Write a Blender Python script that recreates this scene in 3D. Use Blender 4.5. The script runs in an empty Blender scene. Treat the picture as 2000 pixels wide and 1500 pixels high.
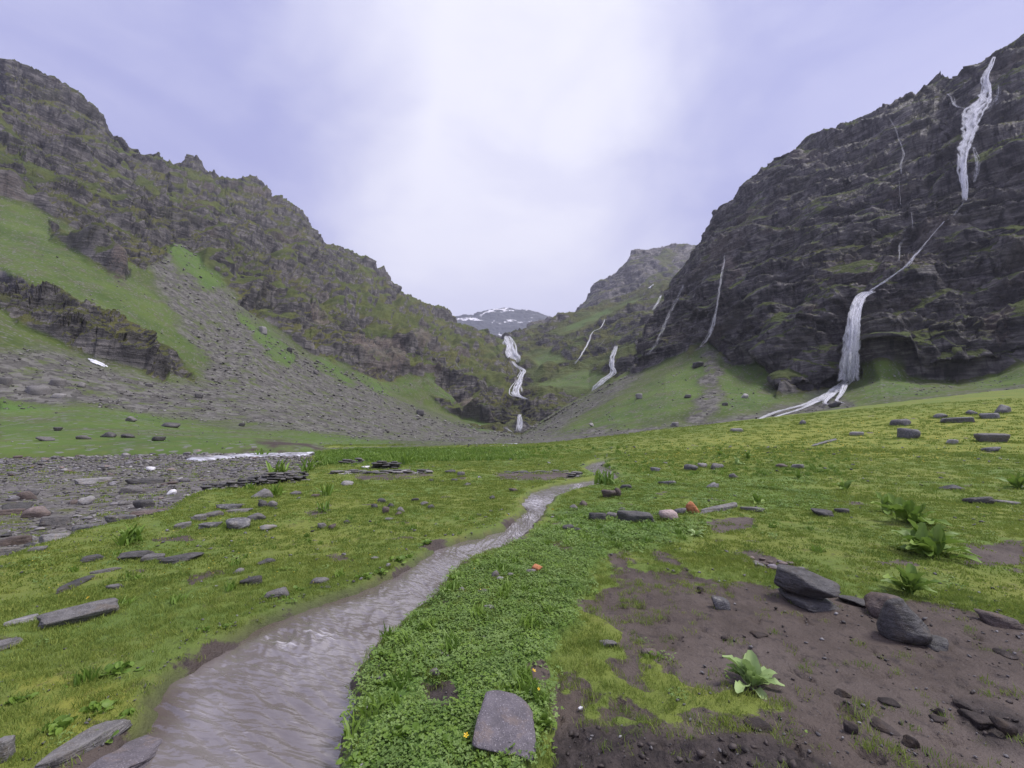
import bpy, bmesh, math, random
import numpy as np
from mathutils import Vector, Matrix

random.seed(7)
rng = np.random.default_rng(7)
SC = bpy.context.scene
COL = SC.collection

# ------------------------------------------------------------------ camera
F = 830.0                      # focal length in units of a 2000 px wide frame
CX, CY = 1000.0, 750.0
PITCH = math.atan(100.0 / F)   # horizon a little below the middle of the frame
CP, SP = math.cos(PITCH), math.sin(PITCH)
CAMZ = 1.6
cam_d = bpy.data.cameras.new("camera")
cam_d.sensor_width = 36.0
cam_d.lens = 36.0 * F / 2000.0
cam_d.clip_start = 0.05
cam_d.clip_end = 12000.0
cam = bpy.data.objects.new("camera", cam_d)
COL.objects.link(cam)
cam.location = (0, 0, CAMZ)
cam.rotation_euler = (math.pi / 2 + PITCH, 0, 0)
SC.camera = cam

# ------------------------------------------------------------------ exposure
SC.view_settings.view_transform = 'Standard'
SC.view_settings.look = 'None'
SC.view_settings.exposure = 1.45
SC.view_settings.gamma = 1.0
SC.view_settings.use_curve_mapping = False
SC.render.engine = 'CYCLES'
SC.cycles.use_denoising = True
SC.cycles.max_bounces = 4
SC.cycles.diffuse_bounces = 2
SC.cycles.glossy_bounces = 2
SC.cycles.transparent_max_bounces = 12
SC.cycles.volume_bounces = 0
SC.cycles.use_adaptive_sampling = False

# ------------------------------------------------------------------ world: overcast monsoon sky
SUN_EL, SUN_AZ = math.radians(60), math.radians(95)
W = bpy.data.worlds.new("World")
SC.world = W
W.use_nodes = True
nt = W.node_tree
nt.nodes.clear()


class NT:
    """tiny helper to wire shader nodes"""
    def __init__(self, tree):
        self.t = tree

    def n(self, typ, ins=None, **props):
        nd = self.t.nodes.new(typ)
        for k, v in props.items():
            setattr(nd, k, v)
        for k, v in (ins or {}).items():
            s = nd.inputs[k]
            if hasattr(v, 'is_linked') or hasattr(v, 'links'):
                self.t.links.new(v, s)
            else:
                s.default_value = v
        return nd

    def math(self, op, a, b=None, c=None, clamp=False):
        ins = {0: a}
        if b is not None:
            ins[1] = b
        if c is not None:
            ins[2] = c
        return self.n('ShaderNodeMath', ins, operation=op, use_clamp=clamp).outputs[0]

    def mix(self, fac, a, b, blend='MIX'):
        nd = self.n('ShaderNodeMix', data_type='RGBA', blend_type=blend)
        for i, v in ((0, fac), (6, a), (7, b)):
            s = nd.inputs[i]
            if hasattr(v, 'links'):
                self.t.links.new(v, s)
            else:
                s.default_value = v if i == 0 else (v[0], v[1], v[2], 1.0)
        return nd.outputs[2]

    def noise(self, vec, scale, detail=4.0, rough=0.55, dist=0.0):
        ins = {'Scale': scale, 'Detail': detail, 'Roughness': rough, 'Distortion': dist}
        if vec is not None:
            ins['Vector'] = vec
        return self.n('ShaderNodeTexNoise', ins).outputs[0]

    def ramp(self, fac, lo, hi, a=0.0, b=1.0):
        return self.n('ShaderNodeMapRange', {0: fac, 1: lo, 2: hi, 3: a, 4: b}, interpolation_type='SMOOTHSTEP').outputs[0]

    def mapping(self, vec, scale=(1, 1, 1), rot=(0, 0, 0), loc=(0, 0, 0)):
        return self.n('ShaderNodeMapping', {0: vec, 1: loc, 2: rot, 3: scale}).outputs[0]


N = NT(nt)
tc = N.n('ShaderNodeTexCoord').outputs['Generated']
sky = N.n('ShaderNodeTexSky', sky_type='NISHITA', sun_disc=False, sun_elevation=SUN_EL, sun_rotation=SUN_AZ, air_density=1.6, dust_density=2.0)
skyc = N.mix(1.0, sky.outputs[0], (0.05, 0.05, 0.05), 'MULTIPLY')
sep = N.n('ShaderNodeSeparateXYZ', {0: tc})
X_, Y_, Z_ = sep.outputs
# cloud banks: soft lavender masses; a thinner, brighter lane of cloud runs overhead along the valley (the y axis)
warp = N.noise(N.mapping(tc, (1.6, 1.6, 1.6)), 1.0, 4.0, 0.55, 0.3)
wisp = N.noise(N.mapping(tc, (3.0, 3.0, 5.0), loc=(1.0, 2.0, 0.5)), 1.0, 5.0, 0.6, 0.5)
lane = N.math('ABSOLUTE', N.math('ADD', X_, N.math('MULTIPLY_ADD', warp, 0.62, N.math('MULTIPLY_ADD', wisp, 0.30, -0.49))))
bright = N.ramp(lane, 0.50, 0.14)
cl = N.noise(N.mapping(tc, (1.0, 1.0, 2.6), loc=(3.1, 0.4, 1.7)), 2.3, 6.0, 0.55, 0.5)
low = N.ramp(Z_, 0.36, 0.14)                                  # grey-lilac cloud lying low in the valley
lowc = N.math('MULTIPLY', low, N.ramp(cl, 0.34, 0.58))
bright2 = N.math('MULTIPLY', bright, N.math('SUBTRACT', 1.0, N.math('MULTIPLY', lowc, 0.72)))
cloudc = N.mix(bright2, (0.152, 0.159, 0.292), (0.385, 0.383, 0.425))
cloudc = N.mix(N.math('MULTIPLY', N.ramp(cl, 0.42, 0.66), 0.42), cloudc, (0.268, 0.270, 0.365))
allc = N.mix(0.94, skyc, cloudc)
bg = N.n('ShaderNodeBackground', {0: allc, 1: 1.0})
out = N.n('ShaderNodeOutputWorld', {0: bg.outputs[0]})

# ------------------------------------------------------------------ sun behind the cloud cover
sun_d = bpy.data.lights.new("sun", 'SUN')
sun_d.energy = 1.5
sun_d.angle = math.radians(18)
sun_d.color = (1.0, 0.97, 0.93)
sun = bpy.data.objects.new("sun", sun_d)
COL.objects.link(sun)
sdir = Vector((math.sin(SUN_AZ) * math.cos(SUN_EL), math.cos(SUN_AZ) * math.cos(SUN_EL), math.sin(SUN_EL)))
sun.rotation_euler = (-sdir).to_track_quat('-Z', 'Y').to_euler()
sun.location = (0, 0, 60)

# ------------------------------------------------------------------ numeric helpers
_perm = rng.permutation(256).astype(np.int32)
_g = rng.normal(size=(256, 3)).astype(np.float32)
_g /= np.linalg.norm(_g, axis=1, keepdims=True)


_gx, _gy, _gz = (np.ascontiguousarray(_g[:, i]) for i in range(3))


def _pn(x, y, z):
    ix, iy, iz = np.floor(x).astype(np.int32), np.floor(y).astype(np.int32), np.floor(z).astype(np.int32)
    fx, fy, fz = x - ix, y - iy, z - iz
    u, v, w = (f * f * f * (f * (f * 6 - 15) + 10) for f in (fx, fy, fz))
    flat = z.size > 1 and not fz.any()              # a level slice: four corners are enough
    res = np.zeros(x.shape, np.float32)
    for dx in (0, 1):
        a = _perm[(ix + dx) & 255]
        wx = u if dx else 1 - u
        gx_ = fx - dx
        for dy in (0, 1):
            b = _perm[(a + iy + dy) & 255]
            wxy = wx * (v if dy else 1 - v)
            gy_ = fy - dy
            for dz in ((0,) if flat else (0, 1)):
                h = _perm[(b + iz + dz) & 255]
                q = _gx[h] * gx_ + _gy[h] * gy_
                if flat:
                    res += wxy * q
                else:
                    res += wxy * (w if dz else 1 - w) * (q + _gz[h] * (fz - dz))
    return res


def pn(x, y, z):
    """gradient noise, about -0.7 .. 0.7"""
    x, y, z = np.broadcast_arrays(np.asarray(x, np.float32), np.asarray(y, np.float32), np.asarray(z, np.float32))
    if x.size < 30000:
        return _pn(x, y, z)
    sh = x.shape
    x, y, z = x.ravel(), y.ravel(), z.ravel()
    out_ = np.empty(x.size, np.float32)
    for i in range(0, x.size, 16384):
        out_[i:i + 16384] = _pn(x[i:i + 16384], y[i:i + 16384], z[i:i + 16384])
    return out_.reshape(sh)


def fbm(x, y, z, octv=4, gain=0.5, lac=2.03, ridged=False):
    s, a, tot = 0.0, 1.0, 0.0
    z = np.asarray(z, np.float32)
    lev = z.size > 1 and z.ndim and float(z.flat[0]) == float(z.flat[-1]) and bool((z == z.flat[0]).all())
    if lev:
        z = np.floor(z)
    for i in range(octv):
        n_ = pn(x + 17.3 * i, y - 9.1 * i, z + (5.0 if lev else 4.7) * i)
        if ridged:
            n_ = 0.5 - np.abs(n_) * 2
        s = s + a * n_
        tot += a
        a *= gain
        x, y, z = x * lac, y * lac, (z if lev else z * lac)
    return s / tot


def sstep(a, b, x):
    t = np.clip((x - a) / (b - a), 0, 1)
    return t * t * (3 - 2 * t)


def unproject(px, py, Y):
    """point seen at a photo position, Y metres ahead"""
    u, v = (np.asarray(px, float) - CX) / F, (CY - np.asarray(py, float)) / F
    dy, dz = CP - v * SP, SP + v * CP
    t = Y / dy
    return np.stack(np.broadcast_arrays(u * t, Y, CAMZ + dz * t), -1)


def project(x, y, z):
    zz = z - CAMZ
    c = y * CP + zz * SP
    up = -y * SP + zz * CP
    ok = c > 0.05
    c = np.where(ok, c, 0.05)
    return np.where(ok, CX + F * x / c, -9999.0), np.where(ok, CY - F * up / c, 9999.0), c


def sdist(px, py, poly):
    """signed distance to a polygon, positive inside"""
    poly = np.asarray(poly, np.float32)
    px, py = np.asarray(px, np.float32), np.asarray(py, np.float32)
    d = np.full(px.shape, 1e9, np.float32)
    ins = np.zeros(px.shape, bool)
    n_ = len(poly)
    for i in range(n_):
        ax, ay = poly[i]
        bx, by = poly[(i + 1) % n_]
        ex, ey = bx - ax, by - ay
        t = np.clip(((px - ax) * ex + (py - ay) * ey) / (ex * ex + ey * ey + 1e-9), 0, 1)
        d = np.minimum(d, (px - ax - t * ex) ** 2 + (py - ay - t * ey) ** 2)
        if ay != by:
            ins ^= ((ay > py) != (by > py)) & (px < (bx - ax) * (py - ay) / (by - ay) + ax)
    d = np.sqrt(d)
    return np.where(ins, d, -d)


def pm(px, py, poly, w=6.0):
    px, py = np.asarray(px, np.float32), np.asarray(py, np.float32)
    q = np.asarray(poly, np.float32)
    o = np.zeros(px.shape, np.float32)
    k = (px > q[:, 0].min() - w) & (px < q[:, 0].max() + w) & (py > q[:, 1].min() - w) & (py < q[:, 1].max() + w)
    if k.any():
        o[k] = sstep(-w, w, sdist(px[k], py[k], poly))
    return o


def blur(a, k, axis):
    if k < 1:
        return a
    ker = np.hanning(2 * k + 3)[1:-1]
    ker /= ker.sum()
    pad = [(0, 0)] * a.ndim
    pad[axis] = (k, k)
    b = np.pad(a, pad, mode='edge')
    o = np.zeros_like(a)
    for i, w_ in enumerate(ker):
        sl = [slice(None)] * a.ndim
        sl[axis] = slice(i, i + a.shape[axis])
        o += w_ * b[tuple(sl)]
    return o


# ------------------------------------------------------------------ object helpers
def link(o, parent=None):
    COL.objects.link(o)
    if parent is not None:
        o.parent = parent
    return o


def mesh_from(name, V, Fc, mat=None, smooth=True, quads=True):
    me = bpy.data.meshes.new(name)
    V = np.asarray(V, np.float32)
    Fc = np.asarray(Fc, np.int32)
    me.vertices.add(len(V))
    me.vertices.foreach_set('co', V.ravel())
    k = Fc.shape[1]
    me.loops.add(Fc.size)
    me.loops.foreach_set('vertex_index', Fc.ravel())
    me.polygons.add(len(Fc))
    me.polygons.foreach_set('loop_start', np.arange(0, Fc.size, k, dtype=np.int32))
    if smooth:
        me.polygons.foreach_set('use_smooth', np.ones(len(Fc), bool))
    me.update(calc_edges=True)
    if mat:
        me.materials.append(mat)
    return me


def grid_faces(nr, nc):
    i = np.arange(nr * nc).reshape(nr, nc)
    return np.stack([i[:-1, :-1], i[:-1, 1:], i[1:, 1:], i[1:, :-1]], -1).reshape(-1, 4)


def set_attr(me, name, arr):
    arr = np.asarray(arr, np.float32)
    if arr.ndim == 1:
        at = me.attributes.new(name, 'FLOAT', 'POINT')
        at.data.foreach_set('value', arr)
    else:
        at = me.attributes.new(name, 'FLOAT_COLOR', 'POINT')
        at.data.foreach_set('color', np.concatenate([arr, np.ones((len(arr), 4 - arr.shape[1]), np.float32)], 1).ravel())


def tag(o, label=None, cat=None, group=None, kind=None):
    if label:
        o['label'] = label
    if cat:
        o['category'] = cat
    if group:
        o['group'] = group
    if kind or cat:
        o['kind'] = kind or 'thing'
    return o


def mat_new(name):
    m = bpy.data.materials.new(name)
    m.use_nodes = True
    m.node_tree.nodes.clear()
    return m, NT(m.node_tree)


def finish(n, color, rough=0.8, bump=None, bdist=0.05, bstr=0.6, spec=0.4, **extra):
    ins = {'Base Color': color, 'Roughness': rough, 'Specular IOR Level': spec}
    ins.update(extra)
    if bump is not None:
        b = n.n('ShaderNodeBump', {'Strength': bstr, 'Distance': bdist, 'Height': bump})
        ins['Normal'] = b.outputs[0]
    for k, v in list(ins.items()):
        if isinstance(v, tuple) and len(v) == 3 and k == 'Base Color':
            ins[k] = (*v, 1.0)
    p = n.n('ShaderNodeBsdfPrincipled', ins)
    n.n('ShaderNodeOutputMaterial', {0: p.outputs[0]})
    return p


# ------------------------------------------------------------------ materials
def rock_wall_mat(name, dip, scale=1.0, tone=1.0, green=(0.085, 0.108, 0.028), turf=0.0):
    """mountain sides: banded rock, turf wherever it lies flat enough, scree and grass where the masks say"""
    m, n = mat_new(name)
    P = n.n('ShaderNodeNewGeometry')
    pos = P.outputs['Position']
    nz = n.n('ShaderNodeSeparateXYZ', {0: P.outputs['Normal']}).outputs[2]
    msk = n.n('ShaderNodeSeparateColor', {0: n.n('ShaderNodeVertexColor', layer_name='mask').outputs[0]})
    cliff, scree, lush = msk.outputs
    tint = n.n('ShaderNodeVertexColor', layer_name='mask').outputs[1]
    s = scale
    band = n.noise(n.mapping(pos, (0.02 / s, 0.02 / s, 0.24 / s), rot=dip), 1.0, 6.0, 0.62, 0.6)
    band2 = n.noise(n.mapping(pos, (0.10 / s, 0.10 / s, 0.85 / s), rot=dip), 1.0, 5.0, 0.65, 0.3)
    vert = n.noise(n.mapping(pos, (0.30 / s, 0.30 / s, 0.035 / s)), 1.0, 5.0, 0.6, 0.5)
    big = n.noise(n.mapping(pos, (0.018 / s,) * 3), 1.0, 4.0, 0.55)
    fine = n.noise(n.mapping(pos, (0.9 / s,) * 3), 1.0, 6.0, 0.7)
    g0 = n.noise(n.mapping(pos, (0.13 / s,) * 3, loc=(9, 2, 4)), 1.0, 5.0, 0.65)
    moss = n.noise(n.mapping(pos, (0.035 / s,) * 3, loc=(2, 7, 1)), 1.0, 6.0, 0.7)
    t = tone
    c = n.mix(n.ramp(n.math('ADD', n.math('MULTIPLY', band, 0.55), n.math('MULTIPLY', g0, 0.45)), 0.36, 0.62), (0.028 * t, 0.026 * t, 0.027 * t), (0.110 * t, 0.101 * t, 0.098 * t))
    c = n.mix(n.math('MULTIPLY', n.ramp(n.math('MULTIPLY', band2, n.math('MULTIPLY_ADD', g0, 1.2, 0.4)), 0.46, 0.70), 0.75), c, (0.215 * t, 0.196 * t, 0.185 * t))
    c = n.mix(n.math('MULTIPLY', n.ramp(vert, 0.48, 0.64), 0.70), c, (0.016 * t, 0.015 * t, 0.018 * t))
    tan = n.math('MULTIPLY', n.ramp(big, 0.57, 0.68), n.ramp(fine, 0.35, 0.6))
    c = n.mix(n.math('MULTIPLY', tan, 0.55), c, (0.21, 0.165, 0.135))
    c = n.mix(n.math('MULTIPLY', n.math('MULTIPLY', tint, 0.8), n.ramp(n.math('ADD', fine, g0), 0.85, 1.15)), c, n.mix(band, (0.13, 0.095, 0.078), (0.30, 0.235, 0.195)))
    c = n.mix(n.math('MULTIPLY', n.ramp(moss, 0.50, 0.64), 0.38), c, (green[0] * 0.52, green[1] * 0.52, green[2] * 0.75))
    # turf on ledges
    g1 = n.noise(n.mapping(pos, (0.055 / s,) * 3), 1.0, 6.0, 0.62)
    g2 = n.noise(n.mapping(pos, (0.5 / s,) * 3), 1.0, 4.0, 0.7)
    gsl = n.math('ADD', nz, n.math('MULTIPLY_ADD', g1, 0.62, n.math('MULTIPLY_ADD', g2, 0.42, -0.52)))
    ledge = n.math('MULTIPLY', n.ramp(n.math('MULTIPLY_ADD', lush, 0.46, gsl), 0.62 - turf, 0.76 - turf), n.math('MULTIPLY', n.ramp(nz, 0.12, 0.42), n.math('MULTIPLY_ADD', tint, -0.8, 1.0)))
    gcol = n.mix(n.ramp(g1, 0.35, 0.66), (green[0] * 0.62, green[1] * 0.66, green[2] * 0.7), (green[0] * 1.25, green[1] * 1.2, green[2]))
    gcol = n.mix(n.math('MULTIPLY', lush, 0.75), gcol, (0.098, 0.150, 0.032))
    gcol = n.mix(n.math('MULTIPLY', n.ramp(g2, 0.42, 0.66), 0.40), gcol, (0.040, 0.055, 0.018))
    cw = n.mix(n.math('MULTIPLY', ledge, 0.93), c, gcol)
    # scree: grey rubble, turf creeping in
    vo = n.n('ShaderNodeTexVoronoi', {'Vector': n.mapping(pos, (0.55,) * 3), 'Scale': 1.0, 'Randomness': 1.0})
    vo2 = n.n('ShaderNodeTexVoronoi', {'Vector': n.mapping(pos, (1.6,) * 3), 'Scale': 1.0, 'Randomness': 1.0})
    vs = n.n('ShaderNodeSeparateColor', {0: vo.outputs['Color']}).outputs[0]
    vs2 = n.n('ShaderNodeSeparateColor', {0: vo2.outputs['Color']}).outputs[1]
    sc = n.mix(n.ramp(vs, 0.15, 0.95), (0.060, 0.056, 0.050), (0.172, 0.163, 0.150))
    sc = n.mix(n.math('MULTIPLY', n.ramp(vs2, 0.1, 0.9), 0.5), sc, (0.140, 0.132, 0.118))
    gs = n.noise(n.mapping(pos, (0.16, 0.16, 0.05)), 1.0, 5.0, 0.66, 0.4)
    scg = n.mix(n.ramp(n.math('SUBTRACT', n.math('ADD', gs, n.math('MULTIPLY', vs, 0.16)), n.math('MULTIPLY', lush, -0.35)), 0.57, 0.76), sc, n.mix(lush, (0.085, 0.105, 0.036), (0.088, 0.165, 0.032)))
    # smooth turf slopes
    tf = n.mix(n.ramp(g1, 0.3, 0.7), (0.052, 0.076, 0.020), (0.086, 0.118, 0.026))
    tf = n.mix(lush, tf, n.mix(n.ramp(g1, 0.3, 0.7), (0.060, 0.105, 0.024), (0.100, 0.152, 0.032)))
    tf = n.mix(n.math('MULTIPLY', n.ramp(g2, 0.46, 0.72), 0.7), tf, (0.115, 0.135, 0.036))
    tf = n.mix(n.math('MULTIPLY', n.ramp(fine, 0.55, 0.75), 0.5), tf, (0.045, 0.070, 0.018))
    st = n.noise(n.mapping(pos, (0.11, 0.11, 0.03)), 1.0, 6.0, 0.68, 0.6)
    tf = n.mix(n.math('MULTIPLY', n.ramp(st, 0.48, 0.66), 0.75), tf, (0.098, 0.094, 0.055))
    tf = n.mix(n.math('MULTIPLY', n.ramp(n.math('ADD', vs2, n.math('MULTIPLY', st, 0.5)), 1.08, 1.22), 0.8), tf, (0.17, 0.165, 0.16))
    soft = n.mix(scree, tf, scg)
    soft = n.mix(n.math('MULTIPLY', tint, n.ramp(gs, 0.40, 0.55)), soft, n.mix(fine, (0.032, 0.022, 0.018), (0.082, 0.060, 0.050)))
    col = n.mix(n.ramp(cliff, 0.3, 0.7), soft, cw)
    bmp = n.math('ADD', n.math('MULTIPLY', fine, 0.6), n.math('MULTIPLY', band2, 0.7))
    bmp = n.math('ADD', n.math('MULTIPLY', bmp, cliff), n.math('MULTIPLY', n.math('MULTIPLY', vs, scree), 0.5))
    rough = n.ramp(n.math('MULTIPLY', ledge, 1.0), 0.0, 1.0, 0.62, 0.95)
    finish(n, col, rough, bmp, 2.2 * s, 1.0, 0.22)
    return m


def ground_mat():
    m, n = mat_new("meadow_ground")
    P = n.n('ShaderNodeNewGeometry')
    pos = P.outputs['Position']
    a = n.n('ShaderNodeSeparateColor', {0: n.n('ShaderNodeVertexColor', layer_name='mask').outputs[0]})
    b = n.n('ShaderNodeSeparateColor', {0: n.n('ShaderNodeVertexColor', layer_name='mask_b').outputs[0]})
    mud, gravel, lush = a.outputs
    dark, yellow, wet = b.outputs
    n1 = n.noise(n.mapping(pos, (0.35,) * 3), 1.0, 5.0, 0.6)
    n2 = n.noise(n.mapping(pos, (2.2,) * 3), 1.0, 5.0, 0.65)
    n3 = n.noise(n.mapping(pos, (11.0,) * 3), 1.0, 5.0, 0.7)
    n4 = n.noise(n.mapping(pos, (45.0,) * 3), 1.0, 4.0, 0.7)
    g = n.mix(n.ramp(n1, 0.32, 0.68), (0.118, 0.180, 0.036), (0.185, 0.210, 0.040))
    g = n.mix(n.math('MULTIPLY', n.ramp(n2, 0.48, 0.70), 0.8), g, (0.200, 0.220, 0.046))
    g = n.mix(n.math('MULTIPLY', n.ramp(n3, 0.50, 0.72), 0.7), g, (0.058, 0.075, 0.016))
    g = n.mix(lush, g, n.mix(n.ramp(n3, 0.4, 0.62), (0.090, 0.165, 0.034), (0.15, 0.25, 0.055)))
    g = n.mix(n.math('MULTIPLY', yellow, 0.6), g, n.mix(n.ramp(n2, 0.35, 0.65), (0.180, 0.215, 0.038), (0.285, 0.275, 0.042)))
    soil = n.math('MULTIPLY', n.ramp(n.math('ADD', n.math('MULTIPLY', n2, 0.6), n.math('MULTIPLY', n3, 0.4)), 0.55, 0.66), 0.65)
    g = n.mix(soil, g, (0.088, 0.078, 0.050))
    md = n.mix(n.ramp(n2, 0.3, 0.7), (0.066, 0.049, 0.039), (0.106, 0.081, 0.068))
    md = n.mix(n.ramp(n1, 0.45, 0.62), md, (0.128, 0.102, 0.088))
    md = n.mix(n.ramp(n3, 0.52, 0.70), md, (0.046, 0.035, 0.032))
    md = n.mix(n.math('MULTIPLY', n.ramp(n4, 0.62, 0.72), 0.5), md, (0.20, 0.18, 0.17))
    md = n.mix(dark, md, n.mix(n.ramp(n3, 0.35, 0.7), (0.024, 0.018, 0.017), (0.068, 0.053, 0.048)))
    vo = n.n('ShaderNodeTexVoronoi', {'Vector': n.mapping(pos, (6.0,) * 3), 'Scale': 1.0})
    vc = n.n('ShaderNodeSeparateColor', {0: vo.outputs['Color']}).outputs[0]
    gv = n.mix(vc, (0.072, 0.065, 0.060), (0.205, 0.190, 0.180))
    gv = n.mix(n.ramp(n.math('ADD', n2, n.math('MULTIPLY', n1, 0.6)), 0.80, 0.98), gv, (0.098, 0.105, 0.040))
    edge = n.math('MULTIPLY_ADD', n.math('ADD', n.math('MULTIPLY', n3, 0.6), n.math('MULTIPLY', n2, 0.5)), 1.5, -0.83)
    mf = n.ramp(n.math('ADD', mud, edge), 0.40, 0.60)
    gf = n.ramp(n.math('ADD', gravel, edge), 0.36, 0.64)
    c = n.mix(gf, g, gv)
    c = n.mix(mf, c, md)
    wv = n.math('MULTIPLY', wet, 0.72)
    c = n.mix(wv, c, (0.070, 0.054, 0.050))
    bmp = n.math('ADD', n.math('MULTIPLY', n3, 0.7), n.math('MULTIPLY', n4, 0.5))
    bmp = n.math('ADD', bmp, n.math('MULTIPLY', n.math('MULTIPLY', vo.outputs['Distance'], gf), -1.5))
    rough = n.math('SUBTRACT', n.ramp(mf, 0.0, 1.0, 0.92, 0.62), n.math('MULTIPLY', wet, 0.3))
    finish(n, c, rough, bmp, 0.05, 0.8, 0.3)
    return m


def stone_mat(name, lo, hi, speck=None, band=0.6, rough=0.62, lichen=0.0):
    m, n = mat_new(name)
    inf = n.n('ShaderNodeObjectInfo')
    rv = n.n('ShaderNodeNewGeometry').outputs['Position']
    b = n.noise(n.mapping(rv, (6, 6, 42), rot=(0.25, 0.15, 0)), 1.0, 5.0, 0.62, 0.4)
    a = n.noise(rv, 14.0, 6.0, 0.68)
    f = n.noise(rv, 120.0, 4.0, 0.7)
    v = n.math('ADD', n.math('MULTIPLY', b, band), n.math('MULTIPLY', a, 1.0 - band))
    c = n.mix(n.ramp(v, 0.34, 0.66), lo, hi)
    br = n.math('MULTIPLY_ADD', inf.outputs['Random'], 0.5, 0.75)
    c = n.mix(1.0, c, n.n('ShaderNodeCombineColor', {0: br, 1: br, 2: br}).outputs[0], 'MULTIPLY')
    w_ = n.noise(rv, 7.0, 5.0, 0.68, 0.5)
    c = n.mix(n.math('MULTIPLY', n.ramp(w_, 0.50, 0.66), 0.45), c, (lo[0] * 1.5 + 0.03, lo[1] * 1.25 + 0.02, lo[2] * 0.9 + 0.008))
    if speck:
        c = n.mix(n.ramp(f, 0.56, 0.66), c, speck)
    if lichen:
        c = n.mix(n.math('MULTIPLY', n.ramp(a, 0.56, 0.64), lichen), c, (0.30, 0.29, 0.26))
    h = n.math('ADD', n.math('MULTIPLY', n.math('ADD', a, n.math('MULTIPLY', b, 0.6)), 0.7), n.math('MULTIPLY', f, 0.2))
    finish(n, c, rough, h, 0.035, 0.9, 0.4)
    return m


def leaf_mat(name, a, b, rough=0.5, trans=0.25):
    m, n = mat_new(name)
    inf = n.n('ShaderNodeObjectInfo')
    P = n.n('ShaderNodeNewGeometry').outputs['Position']
    w = n.noise(n.mapping(P, (1.1,) * 3), 1.0, 3.0, 0.6)
    w2 = n.noise(n.mapping(P, (0.22,) * 3), 1.0, 3.0, 0.6)
    f = n.math('ADD', n.math('MULTIPLY', inf.outputs['Random'], 0.7), n.math('ADD', n.math('MULTIPLY_ADD', w, 1.2, -0.5), n.math('MULTIPLY_ADD', w2, 1.2, -0.55)), clamp=True)
    c = n.mix(f, a, b)
    d = n.n('ShaderNodeBsdfPrincipled', {'Base Color': c, 'Roughness': rough, 'Specular IOR Level': 0.35})
    t = n.n('ShaderNodeBsdfTranslucent', {0: n.mix(0.5, c, (0.12, 0.2, 0.03))})
    mx = n.n('ShaderNodeMixShader', {0: trans, 1: d.outputs[0], 2: t.outputs[0]})
    n.n('ShaderNodeOutputMaterial', {0: mx.outputs[0]})
    return m


def flat_mat(name, col, rough=0.7):
    m, n = mat_new(name)
    f = n.noise(n.n('ShaderNodeTexCoord').outputs['Object'], 40.0, 3.0)
    c = n.mix(f, tuple(v * 0.8 for v in col), tuple(min(1, v * 1.15) for v in col))
    finish(n, c, rough)
    return m


def stream_mat():
    m, n = mat_new("muddy_water")
    P = n.n('ShaderNodeNewGeometry').outputs['Position']
    uv = n.n('ShaderNodeAttribute', attribute_name='flow').outputs['Vector']
    w0 = n.noise(n.mapping(uv, (1.3, 1.6, 1.0)), 1.0, 3.0, 0.5)
    a0 = n.noise(n.mapping(uv, (6.5, 1.7, 1.0), rot=(0, 0, 0.5)), 1.0, 2.5, 0.5, 0.8)
    b = n.noise(n.mapping(uv, (17.0, 5.0, 1.0), rot=(0, 0, 0.35)), 1.0, 2.5, 0.5, 0.8)
    a = n.math('SUBTRACT', 1.0, n.math('ABSOLUTE', n.math('MULTIPLY_ADD', a0, 4.0, -2.0)))
    foam = n.n('ShaderNodeAttribute', attribute_name='foam').outputs['Fac']
    c = n.mix(n.ramp(w0, 0.35, 0.65), (0.160, 0.138, 0.130), (0.225, 0.202, 0.198))
    shore = n.n('ShaderNodeAttribute', attribute_name='shore').outputs['Fac']
    c = n.mix(n.math('MULTIPLY', shore, 0.85), c, (0.098, 0.074, 0.064))
    ff = n.math('MULTIPLY', n.ramp(n.math('ADD', b, n.math('MULTIPLY', foam, 0.26)), 0.66, 0.86), 0.6)
    c = n.mix(ff, c, (0.60, 0.57, 0.60))
    h = n.math('MULTIPLY', n.math('ADD', n.math('MULTIPLY', a, 0.16), n.math('MULTIPLY', b, 0.30)), n.math('MULTIPLY', n.ramp(w0, 0.25, 0.6, 0.35, 1.0), n.math('MULTIPLY_ADD', shore, -0.75, 1.0)))
    finish(n, c, n.ramp(ff, 0.0, 1.0, 0.06, 0.6), h, 0.04, 1.0, 1.0, IOR=1.5)
    return m


def fall_mat(name, opacity=1.0):
    """falling white water: streaks of foam with gaps between them"""
    m, n = mat_new(name)
    uv = n.n('ShaderNodeAttribute', attribute_name='flow').outputs['Vector']
    den = n.n('ShaderNodeAttribute', attribute_name='dens').outputs['Fac']
    a = n.noise(n.mapping(uv, (5.0, 0.5, 1.0)), 1.0, 6.0, 0.68, 0.5)
    b = n.noise(n.mapping(uv, (2.2, 0.9, 1.0), loc=(5, 3, 1)), 1.0, 5.0, 0.62, 0.3)
    v = n.math('ADD', n.math('MULTIPLY_ADD', a, 0.55, 0.14), n.math('MULTIPLY', b, 0.35))
    al = n.math('MULTIPLY', n.ramp(n.math('ADD', v, n.math('MULTIPLY_ADD', den, 0.62, -0.62)), 0.20, 0.60), opacity)
    c = n.mix(n.ramp(v, 0.45, 0.8), (0.72, 0.72, 0.77), (0.92, 0.92, 0.95))
    d0 = n.n('ShaderNodeBsdfDiffuse', {0: c})
    t0 = n.n('ShaderNodeBsdfTranslucent', {0: c})
    p = n.n('ShaderNodeMixShader', {0: 0.5, 1: d0.outputs[0], 2: t0.outputs[0]})
    tr = n.n('ShaderNodeBsdfTransparent')
    mx = n.n('ShaderNodeMixShader', {0: al, 1: tr.outputs[0], 2: p.outputs[0]})
    n.n('ShaderNodeOutputMaterial', {0: mx.outputs[0]})
    return m


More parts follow.
